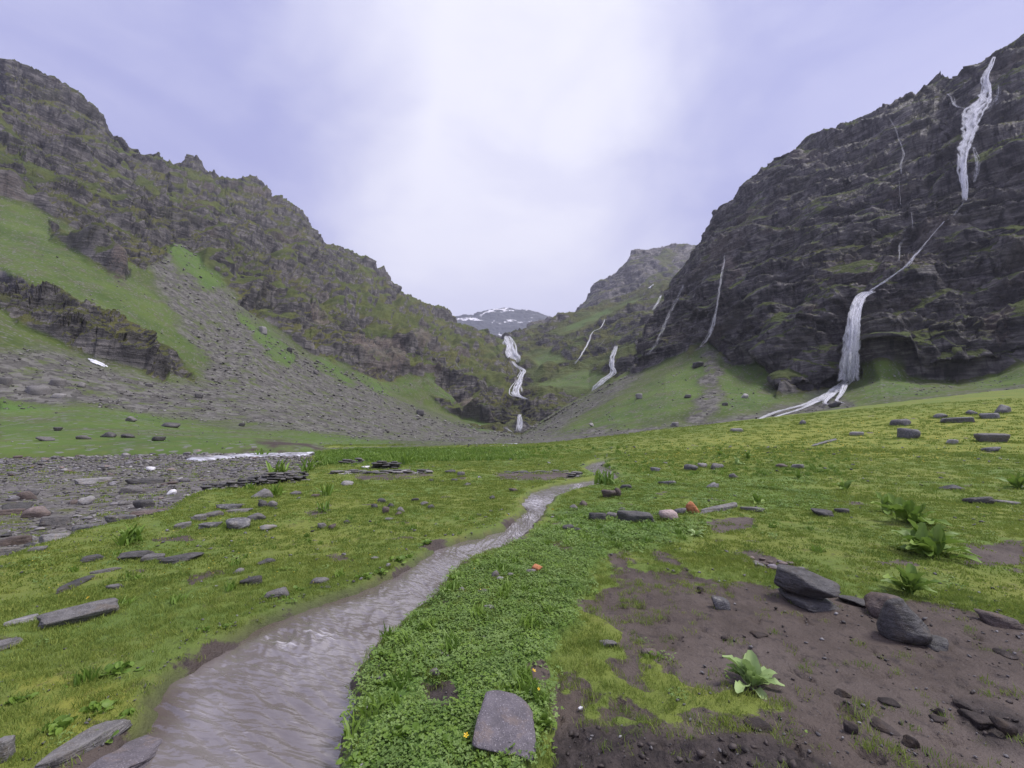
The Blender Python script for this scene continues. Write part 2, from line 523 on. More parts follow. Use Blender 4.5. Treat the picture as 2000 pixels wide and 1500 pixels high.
def river_mat():
    m, n = mat_new("river_water")
    P = n.n('ShaderNodeNewGeometry').outputs['Position']
    a = n.noise(n.mapping(P, (0.5, 1.6, 1.0)), 1.0, 5.0, 0.65, 0.4)
    c = n.mix(n.ramp(a, 0.40, 0.60), (0.20, 0.19, 0.21), (0.66, 0.66, 0.72))
    finish(n, c, 0.35, a, 0.15, 0.9, 0.4)
    return m


M_ = {}
M_['slate'] = stone_mat("dark_slate", (0.032, 0.030, 0.029), (0.098, 0.093, 0.091), (0.155, 0.148, 0.145), band=0.5, rough=0.5)
M_['grey'] = stone_mat("grey_stone", (0.080, 0.074, 0.071), (0.205, 0.193, 0.187), (0.30, 0.288, 0.28))
M_['pale'] = stone_mat("pale_stone", (0.17, 0.16, 0.155), (0.34, 0.325, 0.32), (0.42, 0.41, 0.40))
M_['mauve'] = stone_mat("mauve_granite", (0.145, 0.128, 0.142), (0.215, 0.190, 0.212), (0.34, 0.31, 0.33), band=0.2)
M_['brown'] = stone_mat("brown_stone", (0.065, 0.050, 0.045), (0.15, 0.115, 0.10), (0.21, 0.17, 0.15), band=0.3)
M_['pink'] = stone_mat("pink_stone", (0.30, 0.22, 0.21), (0.52, 0.41, 0.39), (0.62, 0.52, 0.50), band=0.2)
M_['tan'] = stone_mat("tan_stone", (0.14, 0.105, 0.092), (0.27, 0.215, 0.195), (0.33, 0.28, 0.26), band=0.25)
M_['orange'] = stone_mat("orange_stone", (0.26, 0.085, 0.035), (0.56, 0.24, 0.11), (0.62, 0.38, 0.22), band=0.2, rough=0.8)
M_['white'] = stone_mat("white_stone", (0.50, 0.49, 0.50), (0.72, 0.71, 0.73), band=0.3)
M_['lichen'] = stone_mat("lichened_stone", (0.055, 0.053, 0.056), (0.17, 0.165, 0.17), (0.27, 0.265, 0.26), lichen=0.6, band=0.35)
M_['earth'] = stone_mat("wet_earth", (0.026, 0.020, 0.018), (0.070, 0.055, 0.049), band=0.1, rough=0.85)
M_['clay'] = stone_mat("bank_earth", (0.040, 0.028, 0.024), (0.085, 0.062, 0.053), band=0.3, rough=0.9)
M_['cobble'] = stone_mat("river_cobble", (0.090, 0.084, 0.090), (0.225, 0.213, 0.225), band=0.3)
M_['ground'] = ground_mat()
M_['water'] = stream_mat()
M_['fall'] = fall_mat("white_water")
M_['veil'] = fall_mat("thin_white_water", 0.32)
M_['river'] = river_mat()
M_['snow'] = flat_mat("old_snow", (0.75, 0.75, 0.80), 0.5)
M_['grass'] = leaf_mat("short_grass", (0.160, 0.240, 0.046), (0.310, 0.370, 0.080), 0.7, 0.4)
M_['grass_y'] = leaf_mat("yellow_green_grass", (0.195, 0.255, 0.048), (0.345, 0.385, 0.080), 0.7, 0.4)
M_['clover'] = leaf_mat("clover_leaf", (0.120, 0.205, 0.045), (0.265, 0.375, 0.105), 0.5, 0.3)
M_['weed'] = leaf_mat("weed_leaf", (0.130, 0.230, 0.036), (0.240, 0.360, 0.060), 0.5, 0.35)
M_['dock'] = leaf_mat("dock_leaf", (0.250, 0.370, 0.120), (0.420, 0.540, 0.230), 0.55, 0.3)
M_['dock_d'] = leaf_mat("dock_leaf_dark", (0.150, 0.250, 0.045), (0.290, 0.400, 0.085), 0.5, 0.35)
M_['petal'] = flat_mat("buttercup_petal", (0.85, 0.55, 0.02), 0.5)

# ================================================================== MEADOW GROUND
STREAM_L = [(120, 1640), (270, 1430), (330, 1340), (430, 1272), (520, 1226), (600, 1190), (690, 1162), (765, 1128), (815, 1100), (860, 1073), (920, 1056), (985, 1040), (1010, 1018), (1030, 1000), (1022, 985), (1040, 966), (1085, 952), (1140, 944), (1178, 937), (1160, 925), (1143, 917), (1158, 908), (1185, 902)]
STREAM_R = [(640, 1640), (675, 1490), (690, 1400), (692, 1335), (735, 1280), (790, 1222), (850, 1180), (868, 1158), (885, 1115), (920, 1095), (965, 1083), (1008, 1070), (1028, 1045), (1052, 1018), (1070, 992), (1082, 974), (1120, 960), (1165, 950), (1207, 936), (1192, 922), (1172, 913), (1180, 908), (1198, 903)]
ZW = -0.10                                          # level of the little stream


def plane_hit(px, py, z=0.0):
    u, v = (px - CX) / F, (CY - py) / F
    dy, dz = CP - v * SP, SP + v * CP
    t = (z - CAMZ) / dz
    return u * t, dy * t


def to_plan(poly, z=0.0):
    return [plane_hit(a, b, z) for a, b in poly]


STREAM_PLAN = to_plan(STREAM_L, ZW) + to_plan(STREAM_R, ZW)[::-1]
BED_PLAN = to_plan([(-900, 1100), (0, 1086), (130, 1042), (240, 1018), (330, 1000), (395, 962), (480, 948), (570, 936), (640, 905), (612, 890), (640, 879), (800, 873.5), (980, 867), (990, 863), (800, 868), (640, 873), (450, 880), (0, 886), (-900, 886)], 0.0)
RIVER_STRIPS = [[(440, 887), (520, 884.5), (608, 882.5), (606, 887.5), (530, 889.5), (455, 891)],
                [(360, 893), (420, 889), (455, 888), (440, 893.5), (390, 897)],
                [(690, 879.5), (790, 876.2), (870, 873.2), (972, 868.6), (975, 871.2), (905, 876.5), (840, 880.5), (785, 881.0)],
                [(955, 870.5), (988, 866.5), (1012, 866), (990, 869.5), (972, 872)]]
MUD = [[(1185, 1082), (1300, 1072), (1330, 1100), (1420, 1135), (1545, 1150), (1700, 1165), (1830, 1182), (2010, 1218), (2300, 1290), (2600, 2400), (900, 2400), (1060, 1520), (1085, 1400), (1110, 1310), (1195, 1265), (1215, 1220), (1120, 1180), (1200, 1130)],
       [(965, 925), (1040, 920), (1100, 920), (1135, 930), (1060, 938), (975, 936)],
       [(690, 928), (830, 925), (845, 933), (760, 938), (700, 938)],
       [(1375, 1022), (1470, 1014), (1485, 1032), (1400, 1038)],
       [(360, 1120), (430, 1104), (445, 1120), (370, 1138)],
       [(635, 1078), (680, 1074), (690, 1092), (640, 1096)],
       [(590, 1000), (640, 985), (650, 1000), (610, 1010)],
              [(1870, 1065), (2010, 1050), (2010, 1100), (1900, 1110)],
       [(1428, 1076), (1490, 1076), (1585, 1104), (1570, 1122), (1465, 1104)],
       [(1040, 1320), (1085, 1300), (1090, 1350), (1045, 1360)],
       [(815, 1370), (870, 1360), (880, 1410), (830, 1420)]]
MOSSY = [[(1080, 1200), (1240, 1240), (1420, 1330), (1560, 1380), (1660, 1430), (1600, 1470), (1380, 1440), (1180, 1420), (1080, 1380)], [(1180, 1060), (1330, 1080), (1440, 1130), (1330, 1140), (1190, 1120)]]
DARK = [[(1060, 1428), (1130, 1410), (1260, 1428), (1400, 1450), (1560, 1480), (1640, 1520), (1640, 1700), (980, 1700), (1020, 1480)],
        [(1860, 1360), (1930, 1372), (2020, 1400), (2020, 1470), (1900, 1440)],
        [(815, 1370), (870, 1360), (880, 1410), (830, 1420)]]
LUSHG = [[(640, 1640), (672, 1500), (690, 1420), (720, 1310), (780, 1245), (850, 1190), (880, 1130), (960, 1090), (1050, 1050), (1090, 1000), (1200, 990), (1300, 1010), (1380, 1025), (1300, 1060), (1190, 1080), (1150, 1130), (1120, 1200), (1090, 1300), (1085, 1400), (1030, 1480), (1000, 1640)],
         [(640, 905), (620, 886), (700, 882), (830, 880), (1010, 875), (1020, 885), (900, 892), (760, 897), (690, 905)],
         [(1130, 935), (1300, 930), (1600, 935), (1640, 980), (1500, 1010), (1200, 990)]]
YELL = [[(1220, 880), (1400, 852), (1560, 820), (1800, 800), (2020, 780), (2020, 880), (1800, 900), (1600, 895), (1420, 900), (1250, 905)],
        [(0, 1300), (250, 1340), (260, 1420), (100, 1480), (0, 1500)]]


def plan_sd(x, y, poly):
    return sdist(x, y, poly)


def masks_ground(x, y, z0):
    px, py, c = project(x, y, z0)
    vis = (y > 0.2)
    jx = fbm(x * 1.5, y * 1.5, 3.0 + 0 * x, 3, 0.6) * 60 / np.maximum(c, 1.0) ** 0.7 * 3
    jy = fbm(x * 1.5, y * 1.5, 8.0 + 0 * x, 3, 0.6) * 26 / np.maximum(c, 1.0) ** 0.7 * 3
    qx, qy = px + jx, py + jy

    def un(polys, w):
        o = np.zeros_like(px)
        for p in polys:
            o = np.maximum(o, pm(qx, qy, p, w))
        return np.where(vis, o, 0)
    md_ = un(MUD, 9.0)
    mossy = un(MOSSY, 40.0) * sstep(-0.12, 0.14, fbm(x / 0.38, y / 0.38, 2 + 0 * x, 3))
    md_ = md_ * (1 - 0.9 * mossy)
    return md_, un(DARK, 22.0), np.maximum(un(LUSHG[:1], 26.0), 0.35 * un(LUSHG[1:], 22.0)), un(YELL, 18.0)


def hill(x, y):
    h = 0.112 * np.logaddexp(0, (x - 4.0) / 3.0) * 3.0 * sstep(2.0, 60.0, y)
    h += 0.004 * np.maximum(y - 20, 0) * sstep(-5, 20, x)
    crest = 70.0 + 0.06 * np.maximum(x, 0)
    h -= 0.20 * np.maximum(y - crest, 0) * sstep(-4, 12, x)
    return h


def zg(x, y, full=False):
    x, y = np.asarray(x, np.float32), np.asarray(y, np.float32)
    z = hill(x, y)
    r = np.hypot(x, y)
    und = pn(x / 9, y / 9, 0.3 + 0 * x) * 0.22 * sstep(3, 14, r) + pn(x / 2.7, y / 2.7, 5.1 + 0 * x) * 0.09 + pn(x / 0.8, y / 0.8, 2.2 + 0 * x) * 0.03
    hum = fbm(x / 0.33, y / 0.33, 4.4 + 0 * x, 2) * 0.035
    sd = plan_sd(x, y, STREAM_PLAN) + fbm(x / 0.5, y / 0.5, 3 + 0 * x, 3, 0.6) * 0.26 - 0.06
    bd = plan_sd(x, y, BED_PLAN)
    mud, dark, lush, yel = masks_ground(x, y, z)
    near_s = sstep(-0.5 - 0.02 * r, 0.02, sd)
    # right bank of the stream stands a little higher and steeper than the left one
    flat = sstep(-1.2 - 0.14 * r, 0.0, sd) * sstep(5, 9, r)
    z = z + (und + hum * (0.4 + 0.8 * (1 - mud))) * (1 - 0.7 * near_s) * (1 - 0.92 * flat)
    z = z + 0.10 * lush * sstep(9.0, 5.0, y)
    mudrel = fbm(x / 0.14, y / 0.14, 1.0 + 0 * x, 3) * 0.026 + fbm(x / 0.6, y / 0.6, 7.0 + 0 * x, 2) * 0.04 - 0.035 * sstep(0.26, 0.36, pn(x / 0.17, y / 0.17, 11.0 + 0 * x))
    z = z + mud * (mudrel - 0.03)
    z = z + dark * (fbm(x / 0.22, y / 0.22, 9.0 + 0 * x, 4, 0.55, ridged=True) * 0.09 + fbm(x / 0.07, y / 0.07, 2 + 0 * x, 3) * 0.016)
    bed = sstep(-0.3, 0.5 + 0.02 * r, bd)
    z = z * (1 - bed) + bed * (-0.30 + hill(x, y) * 0.3 + fbm(x / 1.4, y / 1.4, 2.0 + 0 * x, 3) * 0.10)
    chan = sstep(-0.10 - 0.012 * r, 0.05 + 0.006 * r, sd)
    z = np.minimum(z, z * (1 - chan) + chan * (ZW - 0.10))
    wet = sstep(-0.16 - 0.006 * r, 0.0, sd)
    # bare mud along the low bank
    marg = sstep(-0.42 - 0.01 * r, -0.06, sd + 0.5 * fbm(x / 0.8, y / 0.8, 6 + 0 * x, 3, 0.6)) * (1 - lush) * sstep(11.0, 7.0, y) * sstep(-0.14, 0.10, fbm(x / 1.3, y / 1.3, 12 + 0 * x, 2))
    bare = sstep(0.17, 0.30, fbm(x / 1.2, y / 1.2, 15 + 0 * x, 3, 0.6)) * (1 - bed)
    mud = np.maximum(np.maximum(mud, 0.9 * marg), 0.72 * bare)
    if full:
        return z, mud, bed, lush, dark, yel, wet
    return z


def ground_hit(px, py):
    """where the line of sight through a photo position meets the meadow"""
    px, py = np.atleast_1d(np.asarray(px, np.float32)), np.atleast_1d(np.asarray(py, np.float32))
    u, v = (px - CX) / F, (CY - py) / F
    dy, dz = CP - v * SP, SP + v * CP
    t = np.linspace(0, 1, 220, dtype=np.float32)[:, None]
    Yl = np.exp(np.log(1.2) + t * (np.log(125.0) - np.log(1.2))) * np.ones_like(px)[None]
    tt = Yl / dy
    xs, zs = u * tt, CAMZ + dz * tt
    hh = hill(xs, Yl)
    i = np.arange(len(px))
    off = np.zeros_like(px)
    for _ in range(4):
        gap = zs - hh - off
        below = gap <= 0
        k = np.where(below.any(0), np.argmax(below, 0), 219)
        k0 = np.maximum(k - 1, 0)
        a, b = gap[k0, i], gap[k, i]
        f = np.clip(a / np.where(np.abs(a - b) < 1e-6, 1e-6, a - b), 0, 1)
        Yh = Yl[k0, i] * (1 - f) + Yl[k, i] * f
        xh = u * Yh / dy
        zz = zg(xh, Yh)
        off = zz - hill(xh, Yh)
    return xh, Yh, zz


def build_ground():
    th = np.concatenate([np.linspace(-180, -72, 40, endpoint=False), np.linspace(-72, 72, 760), np.linspace(72, 180, 41)[1:]])
    th = np.radians(th)
    r = np.concatenate([[0.02, 0.3, 0.7], np.exp(np.linspace(np.log(1.1), np.log(14.0), 300)), np.exp(np.linspace(np.log(14.0), np.log(190.0), 130))[1:]])
    R, T = np.meshgrid(r, th, indexing='ij')
    x, y = R * np.sin(T), R * np.cos(T)
    z, mud, bed, lush, dark, yel, wet = zg(x.ravel(), y.ravel(), True)
    # beyond the valley floor the sheet dips under the mountain feet
    z = z - sstep(62, 110, y.ravel()) * 2.0 * (x.ravel() < 20) - sstep(45, 120, np.abs(np.minimum(x.ravel(), 0))) * 3.0 * (y.ravel() > 0)
    V = np.stack([x.ravel(), y.ravel(), z], 1)
    me = mesh_from("meadow", V, grid_faces(len(r), len(th))[:, ::-1], M_['ground'])
    set_attr(me, 'mask', np.stack([mud, bed, lush], 1))
    set_attr(me, 'mask_b', np.stack([dark, yel, wet * (1 - bed)], 1))
    o = link(bpy.data.objects.new("ground", me))
    tag(o, "green valley meadow with muddy patches and a stony river bed", kind='structure')


build_ground()


# ------------------------------------------------------------------ the stream
def resample(pts, n):
    p = np.asarray(pts, float)
    # Catmull-Rom through the points, even in index
    k = len(p)
    t = np.linspace(0, k - 1, n)
    i = np.clip(t.astype(int), 0, k - 2)
    f = (t - i)[:, None]
    p0, p1, p2, p3 = p[np.maximum(i - 1, 0)], p[i], p[i + 1], p[np.minimum(i + 2, k - 1)]
    return 0.5 * ((2 * p1) + (-p0 + p2) * f + (2 * p0 - 5 * p1 + 4 * p2 - p3) * f ** 2 + (-p0 + 3 * p1 - 3 * p2 + p3) * f ** 3)


def build_stream():
    nl, nw = 1300, 84
    a = resample(to_plan(STREAM_L, ZW), nl)
    b = resample(to_plan(STREAM_R, ZW), nl)
    ext = 0.30
    d = b - a
    a2, b2 = a - d * 0.02 - ext * 0.2 * d / np.linalg.norm(d, axis=1, keepdims=True), b + d * 0.02 + ext * 0.2 * d / np.linalg.norm(d, axis=1, keepdims=True)
    w = np.linspace(0, 1, nw)[None, :, None]
    P = a2[:, None] * (1 - w) + b2[:, None] * w
    mid = (a + b) / 2
    s = np.concatenate([[0], np.cumsum(np.linalg.norm(np.diff(mid, axis=0), axis=1))])
    S = np.repeat(s[:, None], nw, 1)
    width = np.linalg.norm(b2 - a2, axis=1)[:, None]
    Wd = w[..., 0] * width
    # the current sets oblique wave trains; rougher where the bed drops
    px, py, _ = project(P[..., 0], P[..., 1], np.full(P.shape[:2], ZW))
    rap = np.zeros_like(S)
    for cx, cy, rad in ((1045, 985, 26), (1035, 1012, 20), (1010, 1045, 22), (1130, 952, 14), (620, 1245, 38), (560, 1262, 30), (1000, 1028, 14)):
        rap = np.maximum(rap, np.exp(-(((px - cx) / rad) ** 2 + ((py - cy) / (rad * 0.5)) ** 2)))
    wv = 0.55 * fbm(S * 3.4 + Wd * 2.0, Wd * 1.5 - S * 0.6, 0 * S, 2, 0.5) + 0.5 * fbm(S * 6.0 + Wd * 4.2, Wd * 1.6 - S * 0.7, 4 + 0 * S, 2, 0.5, ridged=True)
    wv2 = fbm(S * 13 + Wd * 7.0, Wd * 4.5, 2 + 0 * S, 2, 0.5, ridged=True)
    calm = sstep(0.0, 0.30, w[..., 0] * width) * 0.85 + 0.15
    amp = (0.034 * calm + 0.05 * rap) * np.minimum(1.0, width * 1.2)
    z = ZW + wv * amp * 1.2 + wv2 * 0.008 * (calm + rap)
    z += 0.0035 * np.maximum(P[..., 1] - 5, 0)
    V = np.stack([P[..., 0], P[..., 1], z], -1).reshape(-1, 3)
    me = mesh_from("stream", V, grid_faces(nl, nw), M_['water'])
    at = me.attributes.new('flow', 'FLOAT_VECTOR', 'POINT')
    at.data.foreach_set('vector', np.stack([S, Wd, 0 * S], -1).astype(np.float32).ravel())
    set_attr(me, 'shore', (sstep(0.42, 0.05, Wd + fbm(S * 1.5, Wd * 2, 0 * S, 2) * 0.35) * sstep(9.0, 4.0, P[..., 1])).ravel())
    set_attr(me, 'foam', (rap * (1 - 0.0)).ravel())
    o = link(bpy.data.objects.new("stream", me))
    tag(o, "shallow muddy grey brown stream winding through the grass", kind='structure')


build_stream()


def build_river():
    Vs, Fs = [], []
    base = 0
    for k, poly in enumerate(RIVER_STRIPS):
        pp = np.array([plane_hit(a, b, -0.16) for a, b in poly])
        c = pp.mean(0)
        x0, x1, y0, y1 = pp[:, 0].min() - 1, pp[:, 0].max() + 1, pp[:, 1].min() - 1, pp[:, 1].max() + 1
        nx, ny = 160, 60
        X, Yg = np.meshgrid(np.linspace(x0, x1, nx), np.linspace(y0, y1, ny))
        sd = sdist(X.ravel(), Yg.ravel(), pp).reshape(X.shape) + pn(X * 0.7, Yg * 0.7, 0 * X + k) * 1.2
        Z = -0.16 + fbm(X * 0.6, Yg * 1.3, 0 * X + 3, 3) * 0.16 - 0.6 * sstep(0.3, -0.6, sd)
        Fg = grid_faces(ny, nx)
        keep = (sd.ravel()[Fg] > -0.6).all(1)
        Vs.append(np.stack([X.ravel(), Yg.ravel(), Z.ravel()], 1))
        Fs.append(Fg[keep] + base)
        base += X.size
    me = mesh_from("river", np.concatenate(Vs), np.concatenate(Fs), M_['river'])
    o = link(bpy.data.objects.new("river", me))
    tag(o, "white foaming river at the far edge of the meadow", kind='structure')


build_river()


# ================================================================== MOUNTAINS
class Layer:
    pass


def build_layer(name, rows, px0, px1, nx, nt, mat, masks, amp=1.0, dip=(0.0, 0.0), fs=1.0, back=(0.25, 1.0), label=None, smooth_k=(10, 8), gully=1.0, extra=None, step=1.0, terr=1.0, fine_b=1.0):
    px = np.linspace(px0, px1, nx)
    PY, LY = [], []
    for r in rows:
        r = np.asarray(r, float)
        PY.append(np.interp(px, r[:, 0], r[:, 1]))
        LY.append(np.interp(px, r[:, 0], np.log(r[:, 2])))
    PY, LY = np.array(PY), np.array(LY)
    hgt = np.abs(np.diff(PY, axis=0)).mean(1) + 6
    kt = np.concatenate([[0], np.cumsum(hgt)])
    kt /= kt[-1]
    t = np.linspace(0, 1, nt)
    G_py = np.stack([np.interp(t, kt, PY[:, j]) for j in range(nx)], 1)
    G_ly = np.stack([np.interp(t, kt, LY[:, j]) for j in range(nx)], 1)
    G_ly = blur(blur(G_ly, smooth_k[0], 0), smooth_k[1], 1)
    G_px = np.repeat(px[None], nt, 0)
    P = unproject(G_px, G_py, np.exp(G_ly))
    x, y, z = P[..., 0], P[..., 1], P[..., 2]
    # outward normal of the smooth form
    du, dv = np.gradient(P, axis=1), np.gradient(P, axis=0)
    nrm = np.cross(du, dv)
    nrm /= np.linalg.norm(nrm, axis=-1, keepdims=True) + 1e-9
    sgn = np.sign((nrm * (np.array([0, 0, CAMZ]) - P)).sum(-1, keepdims=True))
    nrm = nrm * sgn
    qx = G_px + fbm(x / (22 * fs), y / (22 * fs), z / (22 * fs), 3) * 34
    qy = G_py + fbm(x / (22 * fs) + 31, y / (22 * fs), z / (22 * fs), 3) * 22
    mk = masks(qx, qy)                               # cliff, scree, lush
    cliff = np.clip(mk[0], 0, 1)
    # --- rock relief: gullies, buttresses, ledges along the dipping beds, broken blocks
    hx = (x * 0.92 + y * 0.38)
    beds = z + dip[0] * x + dip[1] * y
    wx = fbm(x / (60 * fs), y / (60 * fs), z / (60 * fs), 3)
    d = fbm(x / (75 * fs), y / (75 * fs), z / (110 * fs), 3) * 24 * fs
    d += gully * fbm(hx / (30 * fs) + wx * 1.2, 0 * x + 3, beds / (120 * fs), 3, ridged=True) * 12 * fs
    d += gully * fbm(hx / (8.5 * fs) + wx, 0 * x + 9, beds / (34 * fs), 3, ridged=True) * 3.4 * fs
    tread = np.zeros_like(x)
    calm = np.ones_like(x)
    for per, a_, k in ((46.0, 17.0 * terr, 0), (19.0, 6.5, 1), (8.0, 3.0 * fine_b, 2), (3.4, 1.7 * fine_b, 3)):
        ph = beds / (per * fs) + fbm(x / (50 * fs) + k * 7, y / (50 * fs), z / (40 * fs), 3) * (1.1 + 0.6 * k)
        fr = ph - np.floor(ph)
        saw = np.where(fr < 0.62, fr / 0.62, (1 - fr) / 0.38) - 0.5      # overhangs up to a lip, then lies back
        str_ = sstep(-0.20, 0.20, pn(x / (60 * fs) + k * 3, y / (60 * fs), z / (34 * fs)))
        d += step * saw * a_ * fs * (0.25 + 0.75 * str_) * (calm if k > 1 else 1.0)
        if k < 2:
            on = sstep(0.54, 0.66, fr) * sstep(1.02, 0.92, fr) * sstep(0.10, 0.5, str_)
            tread = np.maximum(tread, on * (1.0 if k == 0 else 0.8))
            calm = 1 - 0.8 * tread
    d += fbm(x / (5.5 * fs), y / (5.5 * fs), z / (3.4 * fs), 3, 0.55) * 2.2 * fs * calm
    d += np.minimum(fbm(hx / (3.2 * fs) + wx, y / (9 * fs), z / (8.0 * fs), 3, 0.6, ridged=True) - 0.15, 0.1) * 3.4 * fs * calm
    for cw, ch, am, sd_ in ((13.0, 7.0, 2.6, 1), (5.2, 3.0, 1.6, 2), (2.6, 1.7, 0.8, 3)):
        row = np.floor(beds / (ch * fs) + wx * 2.0 + pn(x / (15 * fs), y / (15 * fs), z / (15 * fs)) * 1.6)
        col = np.floor(hx / (cw * fs) + row * 0.37 + pn(x / (11 * fs) + 5, y / (11 * fs), z / (11 * fs)) * 1.4)
        rn = np.modf(np.abs(np.sin(row * 12.9898 + col * 78.233 + sd_ * 3.1) * 43758.5453))[0]
        d += (rn - 0.5) * 2 * am * fs * calm
    soft = fbm(x / (40 * fs), y / (40 * fs), z / (40 * fs), 3) * 5.0 * fs + fbm(x / (9 * fs), y / (9 * fs), z / (9 * fs), 3) * 0.9 * fs
    soft += mk[1] * fbm(x / 2.4, y / 2.4, z / 2.4, 3, 0.6) * 0.9
    inside = cliff * np.clip(2 * blur(blur(cliff, 11, 0), 11, 1) - 1, 0, 1)      # big relief only well inside a crag, so its foot stays put
    disp = (d * inside + np.clip(d, -2.2 * fs, 2.2 * fs) * (cliff - inside) + soft * (1 - cliff) * 0.7) * amp
    fade = sstep(0, 0.10, t)[:, None]                 # the foot stays where the valley floor meets it
    near = np.clip(np.exp(G_ly) / 130.0, 0.05, 1.0)
    disp = disp * (0.12 + 0.88 * fade) * near
    if extra is not None:
        disp = disp + extra(G_px, G_py, x, y, z)
    P = P + nrm * disp[..., None]
    # --- the far side of the ridge
    top = P[-1]
    away = top[:, :2] / np.linalg.norm(top[:, :2], axis=1, keepdims=True)
    backs = []
    for k in (0.02, 0.08, 0.2, 0.5, 1.0):
        q = top.copy()
        dist = np.maximum(top[:, 2] * back[0], 8.0) * k
        q[:, :2] += away * dist[:, None]
        q[:, 2] -= dist * back[1] * (0.3 + 0.7 * k)
        q[:, 2] += pn(q[:, 0] / (9 * fs), q[:, 1] / (9 * fs), 0 * q[:, 0]) * 3 * fs * min(1, k * 4)
        backs.append(q)
    A = np.concatenate([P, np.array(backs)], 0)
    if len(mk) == 3:
        mk = list(mk) + [0 * mk[0]]
    mk = [np.maximum(mk[0], 0), mk[1], np.maximum(mk[2], 0.6 * tread * cliff), mk[3]]
    mkA = [np.concatenate([m_, np.repeat(m_[-1:], 5, 0)], 0) for m_ in mk]
    me = mesh_from(name, A.reshape(-1, 3), grid_faces(A.shape[0], nx), mat, smooth=False)
    set_attr(me, 'mask', np.stack([np.clip(m_, 0, 1).ravel() for m_ in mkA], 1))
    o = link(bpy.data.objects.new(name, me))
    tag(o, label, kind='structure')
    L = Layer()
    L.P = P.reshape(-1, 3).astype(np.float32)
    L.px, L.py, L.c = (v.astype(np.float32) for v in project(L.P[:, 0], L.P[:, 1], L.P[:, 2]))
    L.obj = o
    return L


def surf(layer, px, py, lift=0.0):
    """nearest visible surface point of a mountain side for a photo position, lifted toward the eye"""
    if not hasattr(layer, 'cells'):
        cx, cy = np.floor(layer.px / 8).astype(int), np.floor(layer.py / 8).astype(int)
        key = (cx + 500) * 4000 + (cy + 500)
        order = np.argsort(key, kind='stable')
        ks, st = np.unique(key[order], return_index=True)
        layer.cells = {int(k): order[s:e] for k, s, e in zip(ks, st, list(st[1:]) + [len(order)])}
    ix, iy = int(math.floor(px / 8)), int(math.floor(py / 8))
    for rad in (1, 2, 5, 12):
        c = [layer.cells[k] for dx in range(-rad, rad + 1) for dy in range(-rad, rad + 1) if (k := (ix + dx + 500) * 4000 + (iy + dy + 500)) in layer.cells]
        if c:
            idx = np.concatenate(c)
            break
    d2 = (layer.px[idx] - px) ** 2 + (layer.py[idx] - py) ** 2
    near = np.argsort(d2)[:12]
    i = idx[near[np.argmin(layer.c[idx[near]] + d2[near] * 0.5)]]
    p = unproject(px, py, layer.P[i][1])
    e = np.array([0, 0, CAMZ])
    v = e - p
    return p + v / np.linalg.norm(v) * lift


def un(qx, qy, polys, w):
    o = np.zeros_like(qx)
    for p in polys:
        o = np.maximum(o, pm(qx, qy, p, w))
    return o


# ---- left mountain side
L_ROWS = [
    [(-220, 905, 30), (0, 897, 35), (200, 893, 39), (450, 888.5, 43), (620, 884, 49), (800, 878, 59), (960, 872, 75), (1040, 868, 92)],
    [(-220, 880, 33), (0, 872, 38), (200, 870, 42), (400, 866, 46), (500, 862, 47), (600, 868, 51), (650, 878, 54), (800, 874, 64), (960, 867.5, 82), (1040, 864, 104)],
    [(-220, 800, 90), (0, 795, 95), (150, 790, 102), (270, 812, 102), (450, 832, 108), (600, 850, 114), (760, 862, 140), (900, 860, 190), (1000, 855, 260), (1040, 854, 290)],
    [(-220, 640, 140), (0, 600, 150), (60, 640, 152), (180, 700, 152), (310, 740, 162), (380, 745, 178), (500, 760, 195), (650, 790, 235), (800, 815, 295), (900, 835, 350), (1000, 846, 385), (1040, 850, 395)],
    [(-220, 480, 185), (0, 545, 172), (60, 560, 172), (140, 590, 174), (250, 640, 180), (340, 695, 190), (400, 715, 205), (500, 690, 245), (600, 715, 300), (700, 745, 350), (800, 780, 390), (900, 820, 415), (1000, 840, 425), (1040, 846, 430)],
    [(-220, 330, 250), (0, 400, 240), (130, 470, 240), (270, 520, 262), (340, 480, 330), (400, 510, 340), (480, 600, 330), (600, 690, 345), (700, 722, 378), (760, 748, 395), (830, 745, 425), (900, 790, 432), (1000, 815, 445), (1040, 838, 455)],
    [(-220, 200, 330), (0, 290, 315), (130, 360, 325), (250, 420, 345), (340, 420, 400), (480, 500, 425), (600, 590, 435), (700, 630, 465), (800, 665, 495), (900, 720, 500), (970, 760, 495), (1010, 800, 470), (1040, 836, 470)],
    [(-220, 60, 420), (-60, 130, 425), (0, 130, 430), (22, 124, 435), (40, 132, 438), (55, 138, 440), (85, 160, 440), (130, 190, 450), (165, 215, 460), (198, 246, 470), (207, 266, 480), (255, 302, 530), (300, 306, 640), (330, 318, 660), (370, 320, 680), (400, 333, 690), (440, 345, 700), (470, 346, 710), (485, 348, 715), (520, 362, 720), (535, 375, 725), (570, 403, 735), (590, 415, 740), (615, 452, 750), (640, 478, 760), (665, 492, 800), (690, 497, 850), (715, 505, 860), (732, 530, 870), (755, 540, 880), (768, 565, 890), (800, 580, 900), (850, 608, 930), (880, 625, 930), (930, 645, 900), (975, 668, 850), (990, 700, 750), (1000, 750, 650), (1015, 790, 520), (1030, 825, 490), (1040, 834, 480)],
]
